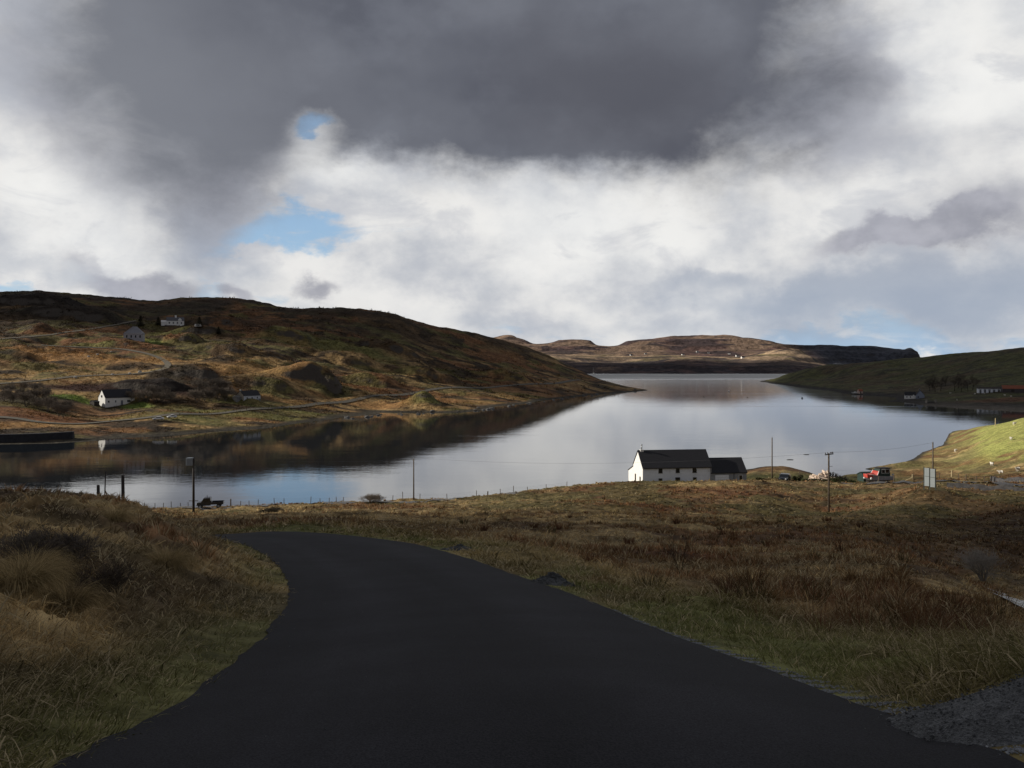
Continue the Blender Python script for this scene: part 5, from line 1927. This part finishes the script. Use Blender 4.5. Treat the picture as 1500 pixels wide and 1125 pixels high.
# ------------------------------------------------------------------ the red boat ashore, green hut, log heap
D = 168.0
xg = (1287 - 750) / F * D
RED = plain("red_boat_paint", (.50, .07, .05), .45, .12, 2.0, .4)
GREYB = plain("grey_boat_side", (.36, .35, .38), .5, .15, 2.0)
bt = empty("fishing_boat", (xg, D, GT.z1(xg, D) + .15), radians(16), "small beached boat with red bow, grey sides and dark wheelhouse", "boat")
hull(6.0, 2.1, 1.25, GREYB, bt, sheer=.55)
MB().prism([(-3.12, 1.84), (-3.0, 1.1), (-2.0, .9), (-1.2, 1.3), (-1.0, 1.42), (-2.0, 1.6)], -.62, .62, 'y').build("bow_stem", RED, bt, bevel=.15)
MB().add([(-3.05, 0, 1.86), (-2.2, -.72, 1.66), (-1.0, -1.0, 1.5), (-.6, -.9, 2.35), (-.6, .9, 2.35), (-1.0, 1.0, 1.5), (-2.2, .72, 1.66), (-1.3, 0, 2.0)],
         [(0, 1, 7), (1, 2, 7), (2, 3, 7), (3, 4, 7), (4, 5, 7), (5, 6, 7), (6, 0, 7)]).build("fore_deck", RED, bt)
wh2 = MB().prism([(-.55, 1.3), (-.55, 2.35), (-.2, 2.85), (1.9, 2.85), (2.1, 1.3)], -.85, .85, 'y').build("wheelhouse", plain("dark_green_paint", (.025, .045, .04), .5), bt, bevel=.05)
MB().box(-.5, 2.2, -.95, .95, 2.86, 2.94).build("roof", DARKTIMBER, wh2)
for x0_, x1_ in ((.05, .75), (.95, 1.75)):
    fr_ = MB().box(x0_ - .06, x1_ + .06, -.868, -.852, 1.89, 2.71).build("window", FRAME, wh2)
    MB().box(x0_, x1_, -.876, -.869, 1.95, 2.65).build("pane", GLASS, fr_)
MB().box(-.05, .85, -.885, -.86, 2.6, 2.78).build("name_board", FRAME, bt)
for s_ in (-1, 1):
    MB().tube((-2.5, s_ * .62, 1.72), (-1.05, s_ * 1.0, 1.6), .05, n=6).tube((-1.05, s_ * 1.0, 1.6), (-.62, s_ * .9, 2.4), .07, n=6).build("rail", FRAME, bt)
for s_, x_ in ((-1, -2.35), (1, -2.75)):
    MB().ellip((x_, s_ * .72 - .1, 1.0), (.22, .2, .26), 10, 8).build("fender", FRAME, bt, smooth=True)
MB().tube((2.6, -.8, 1.2), (2.75, -.8, 1.9), .05, n=6).ellip((2.75, -.7, 1.55), (.3, .2, .14), 8, 6).build("outboard", STEEL, bt)
MB().box(-2.2, -1.9, -.9, .9, -.3, .35).box(1.6, 1.9, -.9, .9, -.3, .3).build("chock", DARKTIMBER, bt)

D = 180.0
xg = (1272 - 750) / F * D
gv = empty("green_hut", (xg, D, GT.z1(xg, D)), radians(12), "small dark green hut partly hidden behind the red boat", "hut")
gable_block(gv, -1.1, 2.2, 0, 2.2, 1.5, 2.0, plain("hut_green", (.02, .04, .034), .6), plain("hut_roof_green", (.016, .03, .026), .7))
window(gv, -.3, 1.0, .6, .5)

D = 172.0
xg = (1213 - 750) / F * D
lh = empty("log_heap", (xg, D, GT.z1(xg, D)), 0, "heap of pale sunlit sawn timber and dark upturned roots behind the bushes", "wood heap", scale=1.2)
rg2 = random.Random(4)
mb = MB()
for k in range(46):
    x0_, y0_, z0_ = rg2.uniform(-2.9, .2), rg2.uniform(-1.2, 1.2), 0
    z0_ = max(.1, 2.0 - abs(x0_ + .7) * .75 - abs(y0_) * .6) * rg2.uniform(.55, 1)
    a_ = rg2.uniform(0, pi)
    l_ = rg2.uniform(.35, .9)
    mb.tube((x0_ - cos(a_) * l_, y0_ - sin(a_) * l_, z0_), (x0_ + cos(a_) * l_, y0_ + sin(a_) * l_, z0_ + rg2.uniform(-.2, .5)), rg2.uniform(.14, .26), rg2.uniform(.12, .22), 8)
mb.build("sawn_logs", plain("fresh_cut_wood", (.58, .46, .36), .8, .2), lh)
mb = MB()
for k in range(120):
    x0_, y0_ = rg2.uniform(-.6, 3.4), rg2.uniform(-1.2, 1.2)
    z0_ = max(.05, 1.7 - abs(x0_ - .4) * .48 - abs(y0_) * .5) * rg2.uniform(.3, 1)
    l_ = rg2.uniform(.4, 1.1)
    mb.tube((x0_, y0_, z0_), (x0_ + rg2.uniform(-.5, .5) * l_, y0_ + rg2.uniform(-.5, .5) * l_, z0_ + l_ * rg2.uniform(.25, .95)), rg2.uniform(.05, .13), .02, 5)
mb.build("root_tangle", plain("dark_roots", (.022, .018, .016), .9, .3), lh)

# ------------------------------------------------------------------ notice boards, gate, walls, posts on the right
D = 112.0
xg = (1353.5 - 750) / F * D
zb = GT.z1(xg, D)
sg = empty("notice_board", (xg, D, zb), radians(-32), "pair of tall pale notice boards on three metal posts beside the far road", "sign")
hs_ = (EYE - (684 - HY) / F * D) - zb
for k, x_ in enumerate((0, .68, 1.36)):
    MB().box(x_ - .055, x_ + .055, -.05, .05, -.4, hs_ - k * .06).build("post", plain("grey_green_post", (.10, .12, .11), .6), sg)
for k, x_ in enumerate((.34, 1.02)):
    b_ = MB().box(x_ - .275, x_ + .275, -.09, -.05, hs_ - 2.45 - k * .1, hs_ - .1 - k * .08).build("panel", plain("pale_board", (.60, .66, .66), .5, .04, 2.0), sg)
    MB().box(x_ - .262, x_ + .262, -.095, -.091, hs_ - 1.2 - k * .1, hs_ - 1.16 - k * .1).build("seam", plain("grey_green_post", (.10, .12, .11), .6), b_)

D = 158.0
xg = (1322 - 750) / F * D
gt_ = empty("field_gate", (xg, D, GT.z1(xg, D)), radians(-6), "pale wooden gate and brace post behind the notice boards", "gate")
MB().box(1.7, 1.95, -.12, .12, -.3, 1.45).build("post", PALETIMBER, gt_)
MB().tube((.2, 0, .1), (1.7, 0, .85), .07, n=6).build("brace", PALETIMBER, gt_)
for k in range(5):
    MB().box(2.0, 5.2, -.03, .03, .15 + k * .24, .25 + k * .24).build("rail", TIMBER, gt_)
MB().box(5.2, 5.35, -.08, .08, -.3, 1.35).build("post", TIMBER, gt_)


def stone_wall(path, h, w, label, seed):
    c = resample([((px - 750) / F * D, D) for px, D in path], 90)
    z_ = GT.z(c[:, 0], c[:, 1])
    g = np.gradient(c, axis=0)
    n2_ = np.stack([g[:, 1], -g[:, 0]], 1)
    n2_ /= np.linalg.norm(n2_, axis=1)[:, None]
    rows = []
    for s_, zz in ((-1, -.3), (-.85, 1), (.85, 1), (1, -.3)):
        hh = h * (.85 + .3 * fbm(np.arange(90) / 2.3, np.zeros(90), 2, seed)) if zz > 0 else np.full(90, -.3)
        rows.append(np.stack([c[:, 0] + n2_[:, 0] * s_ * w / 2, c[:, 1] + n2_[:, 1] * s_ * w / 2, z_ + hh], 1))
    V = np.stack(rows, 1).reshape(-1, 3)
    i = np.arange(90 * 4).reshape(90, 4)
    q = np.concatenate([np.stack([i[:-1, j], i[1:, j], i[1:, j + 1], i[:-1, j + 1]], 1) for j in range(3)] + [i[[0]], i[[-1]]])
    o = np_mesh("dry_stone_wall", V, [q], plain("dark_dyke_stone", (.075, .072, .072), .9, .35, 2.5, .2, bstr=.6), smooth=False)
    return tag(o, label, "stone wall")


stone_wall([(1387, 128), (1430, 126), (1500, 122), (1620, 116)], .75, .6, "low dark stone wall in front of the far road, beside the notice boards", 501)
stone_wall([(1452, 150), (1480, 146), (1540, 140), (1640, 132)], .9, .6, "dark stone wall along the foot of the bright pasture", 502)
c_w = [(-60, 282), (0, 284), (50, 286), (108, 295)]
cw = resample([((px - 750) / F * D, D) for px, D in c_w], 40)
V = []
for (x_, y_) in cw:
    V += [(x_ + .3, y_ - 1.6, -1.5), (x_, y_ - .6, 3.0), (x_ - .2, y_ + .6, 3.1), (x_ - .2, y_ + 1.5, -1)]
i = np.arange(160).reshape(40, 4)
tag(np_mesh("sea_wall", np.array(V), [np.concatenate([np.stack([i[:-1, j], i[1:, j], i[1:, j + 1], i[:-1, j + 1]], 1) for j in range(3)] + [i[[0]], i[[-1]]])], plain("wet_dark_stone", (.02, .02, .024), .8, .3, 1.0), smooth=False),
    "long black stone quay wall at the far water's edge on the left", "sea wall")

# fence posts about the pasture and burn
for k, (px, D, h_, lab) in enumerate([(1394, 186, 1.6, "pale strainer post at the shore end of the pasture fence"), (1404, 168, 1.1, None), (1415, 160, 1.1, None), (1430, 152, 1.0, None), (1442, 150, 1.1, None), (1452, 149, 1.3, None), (1478, 147, 1.1, None),
                                      (1376, 170, 1.2, None), (1458, 270, 2.6, "pale post at the upper edge of the bright pasture"), (1287, 157, 1.0, None), (1309, 158, 1.3, None), (1171, 185, 1.5, None)]):
    x_ = (px - 750) / F * D
    w_ = .09 if lab is None else .14
    o = MB().tube((0, 0, -.3), (.03, 0, h_), w_, w_ * .85, 7).build("fence_post", PALETIMBER if lab else TIMBER)
    o.location = (x_, D, GT.z1(x_, D))
    tag(o, lab or "weathered fence post between the croft and the pasture", "post", "fence posts on the croft ground")


# ------------------------------------------------------------------ sheep
def sheep_mesh():
    me = bpy.data.meshes.new("sheep")
    js = [((0, 0, .62), .27), ((-.32, 0, .64), .25), ((.34, 0, .63), .24), ((.5, 0, .74), .14), ((.64, 0, .84), .10), ((.8, 0, .76), .055),
          ((.28, .13, .4), .07), ((.28, .13, .2), .035), ((.28, .13, .01), .035), ((.28, -.13, .4), .07), ((.28, -.13, .2), .035), ((.28, -.13, .01), .035),
          ((-.3, .13, .42), .085), ((-.36, .13, .2), .038), ((-.32, .13, .01), .035), ((-.3, -.13, .42), .085), ((-.36, -.13, .2), .038), ((-.32, -.13, .01), .035), ((-.56, 0, .6), .04)]
    ed = [(0, 1), (0, 2), (2, 3), (3, 4), (4, 5), (2, 6), (6, 7), (7, 8), (2, 9), (9, 10), (10, 11), (1, 12), (12, 13), (13, 14), (1, 15), (15, 16), (16, 17), (1, 18)]
    me.from_pydata([j[0] for j in js], ed, [])
    o = bpy.data.objects.new("sheep", me)
    COL.objects.link(o)
    sk = o.modifiers.new("skin", 'SKIN')
    for i, j in enumerate(js):
        me.skin_vertices[0].data[i].radius = (j[1], j[1])
    me.skin_vertices[0].data[0].use_root = True
    ss_ = o.modifiers.new("sub", 'SUBSURF')
    ss_.levels = ss_.render_levels = 1
    dg = bpy.context.evaluated_depsgraph_get()
    m2 = bpy.data.meshes.new_from_object(o.evaluated_get(dg))
    bpy.data.objects.remove(o)
    m2.materials.append(plain("fleece", (.66, .62, .54), .95, .1, 6))
    m2.polygons.foreach_set("use_smooth", [True] * len(m2.polygons))
    return m2


sm = sheep_mesh()
for k, (px, D, rz, lab) in enumerate([(1486, 243, 10, "white sheep highest up on the bright pasture"), (1481, 220, 80, "white sheep standing midway up the bright pasture"), (1453, 197, 95, "white sheep at the lower left edge of the pasture"),
                                      (1466, 180, 170, "white sheep grazing low down near the stone wall"), (1491, 176, 200, "white sheep at the right edge just above the stone wall"), (1400, 240, 30, "distant white sheep on the shore grass left of the pasture")]):
    x_ = (px - 750) / F * D
    o = bpy.data.objects.new("sheep", sm)
    o.location = (x_, D, GT.z1(x_, D) - .02)
    o.rotation_euler.z = radians(rz)
    o.scale = (1.0,) * 3
    link(o)
    tag(o, lab, "sheep", "sheep on the pasture")
for k, (px, py) in enumerate([(1428, 578), (1442, 577), (1472, 580), (1481, 582), (1402, 587), (1392, 577)]):
    p_ = place(px, py, KT, 480, 720)
    o = bpy.data.objects.new("sheep", sm)
    o.location = p_
    o.rotation_euler.z = k * 1.1
    o.scale = (1.1,) * 3
    link(o)
    tag(o, "pale sheep grazing on the dark headland below the barn", "sheep", "sheep on the headland")

# boulders beside the hairpin track
for k, (px, py, s_) in enumerate([(110, 554, .9), (165, 550, 1.0), (190, 548, .8), (205, 546, 1.1), (143, 520, .8), (163, 516, .7), (130, 523, .8)]):
    p_ = place(px, py, HT, 380, 560)
    o = MB().ellip((0, 0, .3), (s_, s_ * .8, s_ * .7), 9, 7, .16, k).build("boulder", plain("pale_boulder", (.34, .33, .31), .9, .2))
    o.location = p_
    tag(o, "pale boulder beside the hairpin track on the hillside", "boulder", "boulders by the hairpin track")

# ------------------------------------------------------------------ on the water
yx = place(870, 547.4, ft, 1850, 1860)
D = 1900.0
ya = empty("sailing_yacht", ((870 - 750) / F * D, D, 0), radians(20), "tiny white yacht with bare mast moored off the far shore", "yacht")
hull(10, 3, 1.3, RENDER_W, ya)
MB().box(-1.5, 2.2, -.9, .9, 1.3, 2.0).build("cabin", RENDER_W, ya)
MB().tube((-.8, 0, 1.3), (-.8, 0, 14), .12, .08, 6).build("mast", STEEL, ya)
for px, py, c_, r_, lab in [(1067.5, 573.5, FRAME, .55, "white mooring buoy alone in the middle of the loch"), (1031, 581.5, RUBBER, .4, "black mooring buoy left of the white one"),
                            (1095, 582.5, RUBBER, .35, "black mooring buoy right of the white one"), (1175, 583.5, RUBBER, .6, "dark buoy nearest the headland shore")]:
    D = D0(py)
    o = MB().ellip((0, 0, r_ * .5), (r_, r_, r_), 14, 9).tube((0, 0, r_ * 1.4), (0, 0, r_ * 1.75), r_ * .12, n=6).build("mooring_buoy", c_, None, smooth=True)
    o.location = ((px - 750) / F * D, D, 0)
    tag(o, lab, "buoy", "mooring buoys")
ROCKM = plain("wet_rock", (.035, .033, .03), .6, .3, 3.0)
for px, py, rx, h_, lab in [(1313, 694, .8, .35, "dark rock in the shallows, the left of two off the green point"), (1323, 690.5, .9, .4, "dark rock in the shallows, the right of two off the green point"), (1157, 673.5, 1.0, .12, "flat dark rock awash behind the annexe"),
                            (1181, 666, .9, .1, "flat dark rock awash left of the crossarm pole")]:
    D = D0(py)
    o = MB().ellip((0, 0, 0), (rx, rx * .6, h_), 11, 8, .14, int(px)).build("shore_rock", ROCKM)
    o.location = ((px - 750) / F * D, D, .02)
    tag(o, lab, "rock", "rocks in the shallows")
rk = random.Random(77)
for k in range(46):
    t = rk.random()
    px = 505 + t * 430
    base = np.interp(px, [q[0] for q in LS], [q[1] for q in LS])
    D = D0(base + rk.uniform(-1.0, 1.5))
    x_ = (px - 750) / F * D
    s_ = rk.uniform(.5, 1.5)
    o = MB().ellip((0, 0, .1), (s_, s_ * .8, s_ * .55), 8, 6, .2, k).build("shore_rock", plain("shore_boulder", (.11, .105, .10), .85, .35, 1.5))
    o.location = (x_, D, max(-.1, HT.z1(x_, D)))
    tag(o, "grey boulder on the far shoreline below the hill", "rock", "boulders on the far shore")
